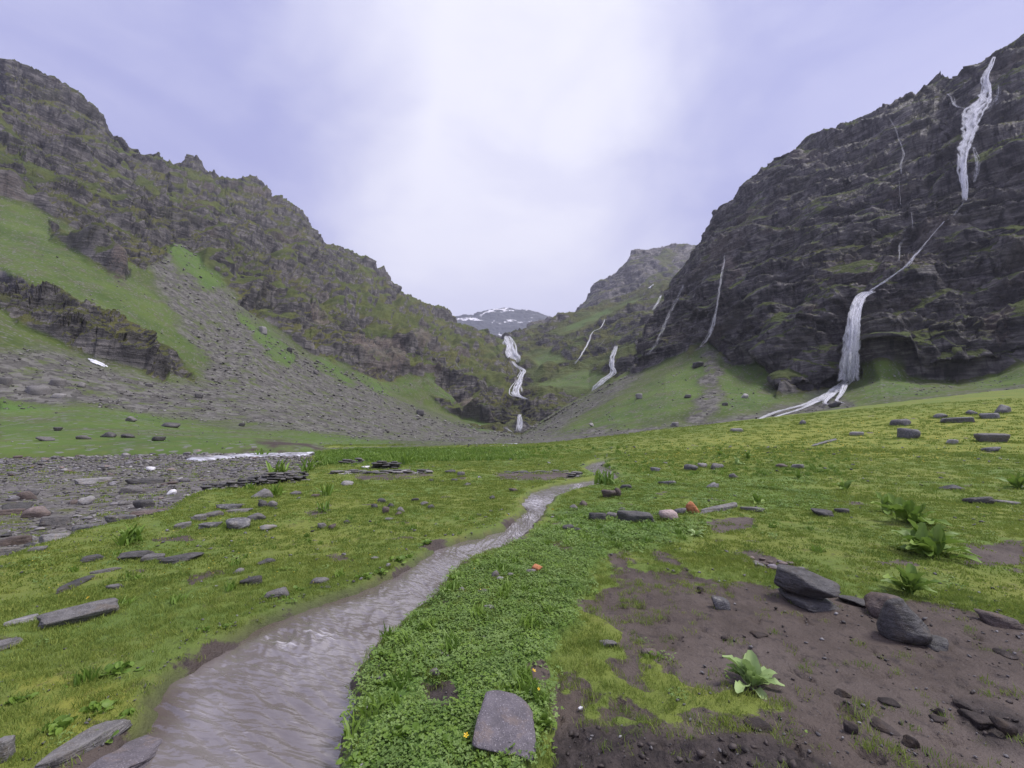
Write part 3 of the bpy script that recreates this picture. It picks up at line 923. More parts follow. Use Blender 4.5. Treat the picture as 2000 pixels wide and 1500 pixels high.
L_CLIFF = [
    [(-300, -200), (1100, -200), (1100, 850), (1000, 842), (925, 822), (870, 800), (845, 775), (825, 742), (800, 735), (760, 750), (700, 722), (600, 690), (540, 640), (490, 608), (440, 560), (400, 520), (365, 472), (335, 478), (318, 500), (285, 528), (215, 486), (130, 440), (60, 405), (0, 385), (-300, 330)],
    [(-300, 470), (0, 525), (60, 555), (140, 585), (250, 636), (345, 690), (384, 728), (378, 744), (330, 728), (315, 742), (270, 722), (180, 700), (100, 668), (30, 630), (0, 600), (-300, 560)],
    [(90, 430), (150, 470), (205, 500), (255, 530), (240, 545), (170, 510), (100, 465)],
]
L_SCREE = [
    [(290, 495), (335, 480), (370, 480), (440, 565), (490, 616), (600, 698), (700, 735), (760, 772), (850, 815), (1010, 848), (1100, 858), (1100, 870), (900, 872), (700, 862), (560, 846), (430, 828), (300, 815), (210, 800), (120, 775), (60, 770), (-50, 800), (-100, 730), (0, 690), (80, 680), (180, 705), (320, 745), (400, 745), (400, 710), (350, 640), (310, 560)],
    [(0, 735), (60, 740), (130, 760), (150, 785), (60, 800), (0, 802)],
]
L_LUSH = [
    [(0, 400), (60, 420), (130, 480), (220, 525), (290, 560), (330, 620), (400, 705), (340, 690), (250, 630), (150, 580), (60, 545), (0, 530)],
    [(470, 610), (520, 640), (575, 700), (570, 715), (520, 690)],
    [(690, 725), (760, 755), (830, 742), (815, 760), (740, 770)],
    [(645, 700), (700, 745), (680, 750), (610, 705)],
    [(828, 730), (900, 770), (890, 785), (850, 775), (825, 745)],
    [(905, 818), (950, 820), (985, 840), (930, 838)],
    [(0, 780), (200, 800), (450, 838), (760, 868), (640, 880), (0, 890)],
    [(300, 470), (370, 475), (440, 560), (400, 560), (330, 500)],
]
L_SOFTGREEN = [[(-100, 290), (50, 300), (110, 345), (100, 360), (0, 350)], [(270, 318), (380, 335), (480, 372), (430, 395), (330, 370)], [(640, 520), (760, 600), (880, 650), (960, 690), (860, 670), (740, 630), (640, 560)], [(430, 470), (560, 560), (680, 640), (620, 630), (500, 560)], [(880, 680), (960, 730), (1000, 770), (930, 740)]]


L_TINT = [[(440, 888), (500, 860), (560, 860), (610, 868), (650, 880), (610, 886)], [(690, 662), (745, 652), (792, 690), (782, 730), (740, 716), (700, 700)], [(590, 600), (625, 610), (640, 650), (610, 640)], [(800, 640), (830, 650), (820, 680), (800, 670)], [(205, 510), (245, 520), (240, 560), (215, 545)], [(900, 770), (925, 780), (925, 815), (905, 810)]]


def masks_L(qx, qy):
    cl = un(qx, qy, L_CLIFF, 5.0)
    cl = cl * (1 - 0.75 * un(qx, qy, [L_LUSH[4]], 6.0))
    sc = un(qx, qy, L_SCREE, 14.0) * (1 - un(qx, qy, L_LUSH[1:2] + L_LUSH[3:4] + L_LUSH[7:8], 12.0) * 0.7)
    lu = np.maximum(un(qx, qy, L_LUSH, 10.0), 0.55 * un(qx, qy, L_SOFTGREEN, 12.0))
    lu = np.maximum(lu * (1 - 0.55 * un(qx, qy, L_LUSH[:1], 10.0)), 0)
    return [cl, sc, lu, un(qx, qy, L_TINT, 5.0)]


def bank_extra(px, py, x, y, z):
    # bare earth bank undercut by the river
    return 0 * px


M_['rock_left'] = rock_wall_mat("left_mountain_rock", (0.03, 0.05, 0.0), 1.25, 1.30, (0.118, 0.120, 0.042), 0.09)
M_['rock_right'] = rock_wall_mat("right_mountain_rock", (0.22, 0.22, 0.0), 1.0, 1.35, (0.080, 0.080, 0.034), -0.05)
M_['rock_mid'] = rock_wall_mat("gorge_rock", (0.03, 0.05, 0.0), 1.9, 1.3, (0.100, 0.105, 0.038), 0.04)
M_['rock_back'] = rock_wall_mat("far_mountain_rock", (0.1, 0.1, 0.0), 3.5, 1.7, (0.12, 0.108, 0.055), -0.05)
LL = build_layer("left_mountain", L_ROWS, -220, 1040, 730, 415, M_['rock_left'], masks_L, amp=0.95, dip=(0.10, 0.05), fs=1.15, terr=1.15, fine_b=0.55, label="left valley side of banded rock, turf ledges and a wide scree fan")

# ---- right mountain side
R_ROWS = [
    [(1020, 869, 108), (1100, 868, 104), (1200, 866, 100), (1500, 848, 100), (1700, 818, 100), (2000, 785, 100), (2250, 760, 100)],
    [(1020, 852, 250), (1100, 850, 180), (1200, 848, 152), (1350, 838, 138), (1470, 828, 133), (1600, 806, 128), (1800, 780, 122), (2000, 755, 118), (2250, 735, 118)],
    [(1020, 848, 300), (1080, 822, 300), (1130, 800, 290), (1200, 775, 260), (1300, 750, 235), (1400, 750, 212), (1500, 770, 192), (1600, 770, 187), (1655, 747, 186), (1720, 730, 170), (1800, 747, 165), (1870, 752, 160), (1950, 737, 155), (2000, 714, 150), (2250, 692, 150)],
    [(1020, 846, 310), (1080, 815, 330), (1130, 785, 340), (1200, 750, 340), (1250, 728, 350), (1300, 708, 320), (1385, 672, 290), (1430, 715, 240), (1500, 735, 215), (1520, 768, 196), (1600, 765, 190), (1655, 742, 190), (1720, 722, 174), (1800, 740, 168), (1870, 745, 163), (1950, 730, 158), (2000, 705, 154), (2250, 680, 155)],
    [(1020, 845, 312), (1130, 782, 345), (1200, 747, 350), (1255, 712, 370), (1300, 640, 365), (1400, 600, 305), (1500, 600, 240), (1600, 620, 210), (1690, 575, 200), (1800, 570, 186), (2000, 540, 172), (2250, 500, 172)],
    [(1020, 844, 314), (1130, 780, 348), (1200, 745, 352), (1255, 708, 375), (1290, 620, 390), (1340, 540, 395), (1450, 480, 340), (1600, 450, 270), (1750, 420, 235), (1880, 395, 207), (2000, 330, 198), (2250, 250, 198)],
    [(1020, 843, 315), (1130, 778, 350), (1200, 742, 355), (1255, 702, 380), (1270, 662, 395), (1290, 612, 405), (1320, 562, 420), (1345, 522, 440), (1370, 484, 450), (1400, 437, 455), (1440, 387, 450), (1456, 366, 440), (1462, 347, 430), (1500, 324, 420), (1550, 297, 400), (1590, 274, 390), (1650, 252, 370), (1700, 234, 350), (1750, 207, 340), (1780, 196, 335), (1800, 172, 345), (1825, 157, 350), (1860, 154, 340), (1875, 152, 320), (1900, 137, 310), (1930, 117, 300), (1970, 100, 290), (2000, 84, 285), (2250, -30, 260)],
]
R_CLIFF = [[(1230, 740), (1250, 728), (1300, 706), (1345, 692), (1385, 668), (1410, 700), (1430, 714), (1480, 706), (1500, 720), (1500, 742), (1522, 776), (1600, 766), (1650, 745), (1700, 726), (1760, 735), (1800, 746), (1870, 752), (1940, 736), (2000, 710), (2400, 680), (2400, -300), (1200, -300)]]
R_SCREE = [[(1000, 870), (1020, 846), (1120, 788), (1250, 722), (1262, 735), (1150, 800), (1080, 848), (1200, 832), (1350, 826), (1480, 806), (1560, 785), (1640, 770), (1680, 800), (1560, 815), (1480, 832), (1300, 850), (1100, 872)],
           [(1370, 690), (1400, 690), (1415, 740), (1400, 800), (1370, 830), (1340, 820), (1370, 760), (1365, 720)],
           [(1650, 800), (1800, 785), (1950, 762), (2050, 745), (2050, 760), (1900, 785), (1700, 808)]]
R_LUSH = [[(1110, 845), (1200, 790), (1290, 745), (1375, 692), (1390, 720), (1350, 790), (1290, 820), (1180, 838)], [(1410, 715), (1500, 712), (1500, 745), (1520, 780), (1480, 800), (1410, 800)], [(1680, 740), (1720, 728), (1800, 748), (1870, 756), (1800, 775), (1690, 780)], [(1900, 748), (2000, 716), (2060, 700), (2060, 740), (1920, 760)], [(1560, 812), (1680, 790), (1680, 806), (1570, 820)]]


def masks_R(qx, qy):
    cl = un(qx, qy, R_CLIFF, 4.0) * (1 - un(qx, qy, R_SCREE[:2], 6.0) * 0.9)
    sc = un(qx, qy, R_SCREE, 10.0)
    lu = un(qx, qy, R_LUSH, 12.0) * (1 - 0.8 * sc)
    return [cl, sc, lu, un(qx, qy, R_TINT, 6.0) * 0.8]


R_TINT = [[(1905, 640), (1950, 632), (1990, 650), (1985, 690), (1935, 705), (1915, 680)], [(1975, 560), (2040, 540), (2040, 610), (1980, 600)], [(1415, 520), (1450, 510), (1455, 560), (1425, 580)], [(1565, 600), (1600, 610), (1590, 650)]]
BUTT = [(1960, 330), (1885, 398), (1840, 438), (1785, 503), (1730, 548), (1700, 575), (1688, 620), (1690, 735), (1760, 735), (2000, 700), (2350, 690), (2350, 260)]


def buttress(px, py, x, y, z):
    """the lower right part of the wall stands forward of the rest; a ramp runs along its top"""
    m_ = pm(px + pn(x / 12, y / 12, z / 12) * 10, py + pn(x / 12, y / 12, z / 12 + 9) * 8, BUTT, 9.0)
    return m_ * 5.0 * sstep(756, 738, py)


LR = build_layer("right_mountain", R_ROWS, 1020, 2250, 730, 415, M_['rock_right'], masks_R, amp=0.85, dip=(-0.22, 0.22), fs=0.95, terr=0.7, extra=buttress, label="steep dark right valley wall of wet bedded rock above green talus", gully=1.9, step=0.8)

# ---- the gorge and slopes at the head of the valley
M_ROWS = [
    [(820, 870, 300), (1000, 853, 370), (1030, 850, 375), (1100, 852, 370), (1440, 850, 330)],
    [(820, 840, 440), (960, 835, 440), (1000, 840, 410), (1015, 846, 400), (1030, 842, 400), (1080, 815, 410), (1150, 790, 420), (1250, 740, 430), (1440, 700, 430)],
    [(820, 790, 480), (980, 800, 450), (1012, 806, 430), (1035, 782, 430), (1060, 764, 450), (1150, 757, 480), (1250, 700, 490), (1440, 650, 480)],
    [(820, 740, 600), (980, 770, 560), (1005, 772, 560), (1040, 755, 560), (1150, 715, 600), (1250, 650, 640), (1440, 600, 600)],
    [(820, 700, 760), (980, 712, 800), (1005, 712, 800), (1040, 700, 780), (1150, 650, 800), (1250, 600, 820), (1440, 540, 800)],
    [(820, 662, 980), (980, 662, 960), (1000, 657, 960), (1040, 650, 980), (1075, 632, 1000), (1120, 617, 1050), (1190, 594, 1100), (1290, 550, 1150), (1320, 542, 1150), (1440, 522, 1150)],
    [(820, 659, 1000), (980, 659, 980), (1000, 655, 980), (1040, 647, 1000), (1075, 628, 1020), (1120, 612, 1080), (1190, 589, 1130), (1290, 545, 1180), (1320, 538, 1180), (1440, 518, 1180)],
]
Mm_CL = [[(800, 400), (1460, 400), (1460, 860), (800, 860)]]
Mm_LU = [[(1035, 745), (1080, 738), (1150, 720), (1200, 735), (1150, 757), (1060, 760)], [(1030, 700), (1080, 690), (1110, 705), (1060, 720)], [(1090, 640), (1190, 605), (1250, 580), (1250, 590), (1190, 620), (1110, 650)]]


def masks_M(qx, qy):
    lu = un(qx, qy, Mm_LU, 8.0)
    return [un(qx, qy, Mm_CL, 5.0) * (1 - 0.65 * lu), 0.3 * un(qx, qy, [[(1050, 640), (1200, 590), (1300, 550), (1300, 570), (1200, 612), (1080, 660)]], 8.0), lu]


LM = build_layer("gorge_mountain", M_ROWS, 820, 1440, 420, 280, M_['rock_mid'], masks_M, amp=0.62, dip=(-0.2, 0.1), fs=1.7, label="head of the valley with a stepped gorge between turf slopes", smooth_k=(5, 6))

B_ROWS = [
    [(1030, 664, 1260), (1200, 622, 1250), (1320, 562, 1200), (1520, 542, 1200)],
    [(1030, 650, 1380), (1120, 625, 1430), (1200, 580, 1450), (1320, 530, 1450), (1520, 530, 1450)],
    [(1030, 640, 1500), (1080, 622, 1550), (1120, 610, 1580), (1150, 580, 1600), (1170, 556, 1600), (1200, 536, 1600), (1215, 516, 1620), (1228, 509, 1620), (1233, 491, 1630), (1280, 486, 1650), (1310, 478, 1680), (1355, 481, 1700), (1400, 500, 1700), (1520, 520, 1700)],
]
build_layer("back_mountain", B_ROWS, 1030, 1520, 300, 130, M_['rock_back'], lambda a, b: [np.ones_like(a), 0 * a, 0.15 * pm(a, b, [(1240, 560), (1330, 530), (1330, 560), (1250, 580)], 8)], amp=0.55, dip=(-0.3, 0.0), fs=3.0, label="brown rounded mountain standing behind the right valley wall")


def snow_mountain():
    m, n = mat_new("snow_streaked_rock")
    P = n.n('ShaderNodeNewGeometry')
    pos = P.outputs['Position']
    sn = n.n('ShaderNodeSeparateColor', {0: n.n('ShaderNodeVertexColor', layer_name='mask').outputs[0]}).outputs[2]
    a = n.noise(n.mapping(pos, (0.006, 0.006, 0.014)), 1.0, 6.0, 0.65)
    b = n.noise(n.mapping(pos, (0.02, 0.02, 0.06)), 1.0, 5.0, 0.65)
    c = n.mix(a, (0.022, 0.029, 0.031), (0.055, 0.060, 0.060))
    f = n.ramp(n.math('ADD', sn, n.math('MULTIPLY_ADD', b, 2.4, -1.2)), 0.74, 0.90)
    finish(n, n.mix(f, c, (0.80, 0.78, 0.80)), 0.8)
    rows = [[(830, 680, 2900), (1110, 680, 2900)],
            [(830, 655, 3150), (960, 640, 3200), (1110, 655, 3150)],
            [(830, 632, 3500), (880, 622, 3500), (900, 618, 3500), (925, 616, 3500), (935, 609, 3520), (960, 604, 3560), (985, 600, 3600), (1000, 603, 3600), (1010, 605, 3600), (1030, 604, 3600), (1050, 607, 3560), (1075, 617, 3520), (1090, 624, 3500), (1110, 632, 3500)]]
    bands = [[(880, 622), (930, 616), (955, 632), (940, 636), (920, 627), (885, 630)], [(930, 612), (965, 604), (1000, 606), (1012, 608), (985, 612), (950, 614)], [(980, 630), (1018, 625), (1018, 629), (985, 633)], [(965, 628), (958, 622), (965, 634)], [(970, 648), (985, 650), (990, 656), (972, 654)], [(1020, 606), (1035, 606), (1030, 609)]]

    def mk(a_, b_):
        sn_ = np.zeros_like(a_)
        for p in bands:
            sn_ = np.maximum(sn_, pm(a_, b_ * 1.0, p, 3.5))
        return [np.ones_like(a_), 0 * a_, sn_]
    build_layer("snow_mountain", rows, 830, 1110, 220, 90, m, lambda a, b: mk(a, b), amp=0.22, dip=(0.1, 0.0), fs=8.0, label="hazy distant mountain streaked with snow at the head of the valley", smooth_k=(3, 3))


snow_mountain()


# ================================================================== WATERFALLS
M_['thread'] = fall_mat("thread_of_water", 0.48)


def ribbon(layer, pts, lift, nl, nw=9, bulge=0.15, seed=0, wob=0.35):
    """one sheet of falling water over the rock: pts = (px, py, width px)"""
    p = resample([(a, b, c) for a, b, c in pts], nl)
    r = np.random.default_rng(seed)
    base = np.array([surf(layer, a, b, lift) for a, b, _ in p])
    kk = max(3, nl // 5)
    Yr = np.pad(base[:, 1], kk, mode='edge')
    Y = np.min(np.stack([Yr[i:i + nl] for i in range(2 * kk + 1)]), 0)
    Y = blur(Y[:, None], kk, 0)[:, 0]
    V, fl, de = [], [], []
    wref = float(np.median(p[:, 2])) / F * float(np.median(Y)) * 0.5
    s = 0.0
    ph = r.uniform(0, 50)
    for k in range(nl):
        a, b, w = p[k]
        if k:
            s += math.hypot(*(p[k][:2] - p[k - 1][:2])) / F * Y[k]
        nx_, ny_ = (p[min(k + 1, nl - 1)] - p[max(k - 1, 0)])[:2]
        ln = math.hypot(nx_, ny_) + 1e-6
        nx_, ny_ = -ny_ / ln, nx_ / ln
        if nx_ < 0:
            nx_, ny_ = -nx_, -ny_
        ny_ *= 0.3
        w2 = 1.25 * w * (1 + wob * float(pn(np.array(k * 0.13 + ph), 0.0, 1.0)) * 2)
        off = wob * (w + 3.0) * float(pn(np.array(k * 0.11 + ph), 7.0, 1.0) + 0.5 * pn(np.array(k * 0.31 + ph), 7.0, 3.0)) * 1.6
        wm = w / F * Y[k]
        dk_ = float(np.clip(0.92 + 0.9 * pn(np.array(k * 0.21 + ph), 3.0, 5.0), 0.35, 1.0)) * min(1.0, 0.45 + k * 0.25) * min(1.0, 0.30 + (nl - 1 - k) * 0.18)
        for j in range(nw):
            f = j / (nw - 1) - 0.5
            q = unproject(a + nx_ * (f * w2 + off), b + ny_ * (f * w2 + off), Y[k] - (0.25 - f * f) * 4 * bulge * wm)
            V.append(q)
            fl.append((f * 2.0, s / (wref + 1e-6), ph))
            de.append((1.0 - 0.95 * (abs(f) * 2) ** 1.8) * dk_)
    return np.array(V), grid_faces(nl, nw), np.array(fl), np.array(de)


def waterfall(name, layer, strands, label, lift=2.0, mat='fall', faint=()):
    Vs, Fs, fl, de, base = [], [], [], [], 0
    rs = random.Random(len(label))
    many, mult = [], []
    for si, st in enumerate(strands):
        wmax = max(c for _, _, c in st)
        many.append([(a, b, c * 0.8) for a, b, c in st])
        for k in range(0 if wmax < 5 else 2 if wmax < 12 else 7):
            f0, sp_ = rs.uniform(-0.45, 0.45), rs.uniform(0.14, 0.34)
            i0 = rs.choice([0, 0, 0, 1]) if len(st) > 4 else 0
            many.append([(a + c * (f0 + rs.uniform(-0.14, 0.14)), b, c * sp_ * rs.uniform(0.7, 1.3)) for a, b, c in st[i0:]])
        mult += [0.62 if si in faint else 1.0] * (len(many) - len(mult))
    for i, st in enumerate(many):
        nl = max(8, int(sum(math.hypot(st[k + 1][0] - st[k][0], st[k + 1][1] - st[k][1]) for k in range(len(st) - 1)) / 2.2))
        v, f, a, d = ribbon(layer, st, lift + 0.12 * i, nl, seed=len(label) * 13 + i)
        Vs.append(v); Fs.append(f + base); fl.append(a); de.append(d * mult[i])
        base += len(v)
    me = mesh_from(name, np.concatenate(Vs), np.concatenate(Fs), M_[mat])
    at = me.attributes.new('flow', 'FLOAT_VECTOR', 'POINT')
    at.data.foreach_set('vector', np.concatenate(fl).astype(np.float32).ravel())
    set_attr(me, 'dens', np.concatenate(de))
    o = link(bpy.data.objects.new(name, me))
    tag(o, label, 'waterfall')
    return o


def side(st, dx, w):
    return [(a + dx, b, w) for a, b, _ in st]


wf = [(1700, 570, 10), (1690, 573, 16), (1677, 586, 24), (1669, 615, 29), (1664, 660, 34), (1660, 700, 38), (1657, 748, 42)]
waterfall("waterfall", LR, [wf, side(wf, -4, 16), side(wf, 6, 18)], "tall broad white waterfall dropping off the dark wall to the braided run", 4.0)
waterfall("cascade", LR, [[(1658, 742, 26), (1636, 758, 30), (1612, 774, 30), (1582, 788, 20)], [(1612, 772, 22), (1570, 790, 14), (1520, 803, 11), (1490, 815, 10), (1466, 829, 9)], [(1650, 750, 16), (1640, 772, 12), (1634, 782, 8), (1650, 788, 6)], [(1600, 782, 12), (1560, 800, 9), (1520, 812, 8), (1480, 830, 7)], [(1630, 765, 18), (1610, 786, 10), (1625, 790, 7)]],
          "braided white cascade fanning over the grass below the tall waterfall", 0.9)
waterfall("cascade", LR, [[(1846, 430, 3), (1815, 466, 2), (1788, 498, 6), (1772, 518, 8), (1752, 532, 4), (1730, 548, 8), (1712, 560, 7), (1697, 571, 10)]], "thin slanting rill feeding the top of the tall waterfall", 1.6)
u1 = [(1942, 110, 8), (1934, 128, 12), (1925, 150, 16), (1926, 175, 22), (1920, 195, 34), (1902, 215, 44), (1897, 235, 36), (1893, 258, 28), (1884, 285, 26), (1879, 315, 22), (1881, 350, 20), (1885, 394, 13)]
waterfall("waterfall", LR, [u1, [(1951, 166, 6), (1949, 185, 9), (1940, 203, 14), (1918, 218, 20)], [(1848, 182, 7), (1858, 190, 12), (1866, 206, 12), (1884, 212, 12), (1896, 220, 12)], [(1900, 285, 9), (1908, 310, 14), (1908, 335, 12), (1900, 360, 10)], [(1885, 392, 9), (1872, 408, 6), (1858, 424, 5), (1842, 434, 4)]],
          "high forked waterfall pouring from the skyline of the dark wall", 3.0, faint=(1, 2, 3, 4))
waterfall("waterfall", LR, [[(1416, 497, 3), (1411, 530, 5), (1405, 565, 5), (1400, 600, 6), (1392, 640, 9), (1383, 660, 9), (1366, 680, 6)], [(1398, 610, 5), (1388, 645, 8), (1384, 662, 6)]], "slender white thread of water on the cliff above the grassy talus tip", 1.8, 'thread')
waterfall("waterfall", LR, [[(1736, 228, 3), (1750, 255, 3), (1760, 285, 5), (1764, 300, 6), (1759, 320, 6), (1760, 342, 5)], [(1756, 345, 2), (1757, 375, 3), (1760, 405, 2)], [(1779, 412, 2), (1782, 435, 4), (1784, 450, 3)]], "broken trickle down the cliff beside the high forked waterfall", 1.8, 'veil')
waterfall("waterfall", LR, [[(1768, 464, 4), (1757, 478, 5), (1756, 500, 6), (1754, 514, 4)]], "short trickle into a dark cleft above the tall waterfall", 1.4, 'veil')
waterfall("waterfall", LR, [[(1335, 556, 5), (1325, 580, 6), (1312, 605, 7), (1300, 630, 9), (1290, 655, 8), (1276, 680, 7), (1262, 695, 6)]], "faint wet veil sliding down the edge of the right cliff", 2.0, 'veil')
waterfall("waterfall", LM, [[(1204, 674, 7), (1197, 695, 9), (1195, 712, 10), (1197, 728, 12), (1180, 742, 14), (1166, 754, 12), (1157, 768, 8)], [(1200, 724, 8), (1178, 742, 9)]], "white fall bending left onto the grass of the middle slope", 6.0)
waterfall("waterfall", LM, [[(1181, 622, 3), (1174, 640, 3), (1158, 648, 3), (1149, 668, 6), (1140, 685, 6), (1131, 700, 6), (1120, 713, 4)]], "thin stream line high on the middle slope beside the gorge", 9.0)
waterfall("waterfall", LM, [[(1185, 660, 3), (1176, 670, 3), (1160, 682, 4)]], "tiny broken rill between the two streams of the middle slope", 5.0, 'veil')
waterfall("waterfall", LM, [[(1292, 576, 4), (1284, 592, 6), (1272, 608, 4)]], "small bright streak of water high under the right skyline", 6.0)
up = [(990, 655, 12), (991, 664, 18), (994, 676, 25), (998, 690, 30), (1002, 702, 26), (1003, 709, 14)]
waterfall("waterfall", LM, [up, side(up[1:], 4, 14)], "wide white upper waterfall at the head of the gorge", 26.0)
waterfall("cascade", LM, [[(1000, 704, 7), (1006, 713, 8), (1016, 719, 10), (1021, 725, 11), (1016, 736, 12), (1010, 748, 16), (1006, 760, 20), (1006, 771, 20), (1018, 776, 10), (1034, 781, 7)], [(1012, 746, 6), (1017, 758, 6), (1019, 768, 6)]], "crooked white cascade in the middle of the gorge", 34.0)
waterfall("waterfall", LM, [[(1016, 808, 8), (1014, 820, 10), (1015, 832, 12), (1013, 846, 12)], [(1018, 812, 5), (1018, 840, 6)], [(984, 833, 4), (994, 840, 6), (1004, 846, 7)]], "lowest white plunge of the gorge above the scree", 16.0)
waterfall("cascade", LL, [[(884, 700, 2), (895, 715, 3), (903, 728, 3)]], "hair thin rill on the rocky spur left of the gorge", 2.0, 'veil')


# ---- patches of old snow
def snow_patch(layer, poly, label, lift=0.8):
    pp = np.array(poly, float)
    cx, cy = pp.mean(0)
    Y = surf(layer, cx, cy, lift)[1]
    bm = bmesh.new()
    vs, vt = [], []
    k = 28
    ring = resample(list(poly) + [poly[0]], k + 1)[:-1]
    for i, (a, b) in enumerate(ring):
        j = 1 + 0.12 * math.sin(i * 2.7)
        q = surf(layer, cx + (a - cx) * j, cy + (b - cy) * j, lift)
        vs.append(bm.verts.new(q - np.array([0, -lift * 1.2, lift * 0.4])))
        q2 = surf(layer, cx + (a - cx) * j * 0.86, cy + (b - cy) * j * 0.86, lift)
        vt.append(bm.verts.new(q2))
    c = bm.verts.new(np.mean([np.array(v.co) for v in vt], 0) + np.array([0, -0.3, 0.15]))
    for i in range(k):
        bm.faces.new((vs[i], vs[(i + 1) % k], vt[(i + 1) % k], vt[i]))
        bm.faces.new((vt[i], vt[(i + 1) % k], c))
    me = bpy.data.meshes.new("snow_patch")
    bm.to_mesh(me)
    bm.free()
    me.materials.append(M_['snow'])
    tag(link(bpy.data.objects.new("snow_patch", me)), label, 'snow patch')


snow_patch(LL, [(168, 698), (185, 702), (203, 710), (206, 715), (190, 712), (176, 706)], "small bright snow patch at the foot of the near dark cliff")
snow_patch(LM, [(1113, 794), (1122, 788), (1134, 782), (1132, 786), (1121, 793)], "white sliver of snow beside the gorge mouth", 5.0)
snow_patch(LM, [(1266, 562), (1277, 554), (1275, 558), (1268, 563)], "thin snow strip on the high slope below the brown mountain", 6.0)


# ================================================================== STONES
_ico = {}


def ico(sub):
    if sub not in _ico:
        bm = bmesh.new()
        bmesh.ops.create_icosphere(bm, subdivisions=sub, radius=1.0)
        bm.verts.ensure_lookup_table()
        v = np.array([tuple(q.co) for q in bm.verts])
        f = np.array([[q.index for q in fc.verts] for fc in bm.faces])
        bm.free()
        _ico[sub] = (v / np.linalg.norm(v, axis=1, keepdims=True), f)
    return _ico[sub]


def rock_shape(seed, style='angular', sub=3, sharp=None, rough=0.05):
    """a stone in a unit box: a set of broken faces around a core, edges a little worn"""
    r = np.random.default_rng(seed)
    D, Fc = ico(sub)
    pl = []
    if style == 'slab':
        pl += [((r.normal(0, .07), r.normal(0, .07), 1), .5), ((r.normal(0, .07), r.normal(0, .07), -1), .5)]
        k = r.integers(5, 8)
        for i in range(k):
            a = (i + r.uniform(-.3, .3)) * 2 * math.pi / k
            pl.append(((math.cos(a), math.sin(a), r.normal(0, .18)), r.uniform(.36, .5)))
        for i in range(3):
            a = r.uniform(0, 6.28)
            pl.append(((math.cos(a), math.sin(a), r.choice([-1, 1]) * r.uniform(.5, 1.1)), r.uniform(.48, .60)))
    elif style == 'block':
        for ax in range(3):
            for s in (-1, 1):
                v = r.normal(0, .12, 3)
                v[ax] += s
                pl.append((v, r.uniform(.42, .5)))
        for i in range(5):
            pl.append((r.normal(0, 1, 3), r.uniform(.52, .64)))
    elif style in ('round', 'pear'):
        for i in range(14 if style == 'round' else 22):
            pl.append((r.normal(0, 1, 3), r.uniform(.44, .5)))
    else:
        for i in range(12):
            pl.append((r.normal(0, 1, 3), r.uniform(.34, .5)))
        pl.append(((0, 0, -1), .42))
    p = sharp or {'slab': 15, 'block': 12, 'round': 7, 'pear': 7, 'angular': 16}[style]
    acc = np.zeros(len(D))
    for n_, d in pl:
        n_ = np.asarray(n_, float)
        n_ /= np.linalg.norm(n_)
        acc += (np.maximum(D @ n_, 0) / d) ** p
    rad = acc ** (-1.0 / p)
    V = D * np.minimum(rad, 0.9)[:, None]
    if style == 'pear':
        V = V * np.stack([1.0 - 0.55 * V[:, 2], 1.0 - 0.45 * V[:, 2], np.ones(len(V))], 1)
    lo, hi = V.min(0), V.max(0)
    V = (V - (lo + hi) / 2) / (hi - lo)
    o = r.uniform(0, 60)
    dsp = fbm(V[:, 0] * 2.6 + o, V[:, 1] * 2.6, V[:, 2] * 2.6, 3 if sub > 2 else 2) * rough * 2.0
    if sub >= 4:
        dsp += fbm(V[:, 0] * 10 + o, V[:, 1] * 10, V[:, 2] * 10, 3) * rough * 0.5
        st = V[:, 2] * 9 + fbm(V[:, 0] * 2, V[:, 1] * 2, V[:, 2] * 2 + o, 2) * 2
        if style in ('slab', 'angular'):
            dsp += (st - np.floor(st) - 0.5) * rough * 0.22
    V = V + D * dsp[:, None]
    return V, Fc


_stone_me = {}


def stone_mesh(style, seed, mat, sub=3, rough=0.05):
    k = (style, seed, mat, sub)
    if k not in _stone_me:
        V, Fc = rock_shape(seed, style, sub, rough=rough)
        me = mesh_from("stone", V, Fc, M_[mat])
        _stone_me[k] = me
    return _stone_me[k]


def drop_stone(name, bb, style, mat, label, cat='stone', layer=None, seed=0, dr=0.75, sub=None, rz=None, sink=0.10, tilt=(0, 0), group=None, hscale=1.0, base_z=None):
    """a stone where the photo shows it: bb = (x0, y0, x1, y1) of what is seen of it"""
    x0, y0, x1, y1 = bb
    cx = (x0 + x1) / 2
    if layer is None:
        gx, gy, gz = (float(v[0]) for v in ground_hit([cx], [y1]))
    else:
        gx, gy, gz = surf(layer, cx, y1)
    if base_z is not None:
        gz = base_z
    c = gy * CP + (gz - CAMZ) * SP
    w = (x1 - x0) / F * c * math.cos(math.atan2(abs(gx), gy)) ** 0.35
    dep = math.atan2(CAMZ - gz, math.hypot(gx, gy))
    d = w * dr
    hh = (y1 - y0) / F * c
    h = max((hh - d * math.sin(max(dep, 0))) / math.cos(dep), hh * 0.32) * hscale
    vd = np.array([gx, gy]) / math.hypot(gx, gy)
    px_, py_ = gx + vd[0] * d * 0.42, gy + vd[1] * d * 0.42
    if sub is None:
        pw = x1 - x0
        sub = 5 if pw > 90 else 4 if pw > 40 else 3 if pw > 14 else 2
    me = stone_mesh(style, seed % 23 if sub < 4 else seed, mat, sub)
    o = link(bpy.data.objects.new(name, me))
    ang = -math.atan2(gx, gy) if rz is None else rz
    o.rotation_euler = (tilt[0], tilt[1], ang)
    o.scale = (w, d, h * (1 + sink))
    o.location = (px_, py_, gz + h * (1 + sink) / 2 - h * sink)
    tag(o, label, cat, group)
    if layer is None:
        SEATS.append((px_, py_, w, d, ang))
    return o


SEATS = []
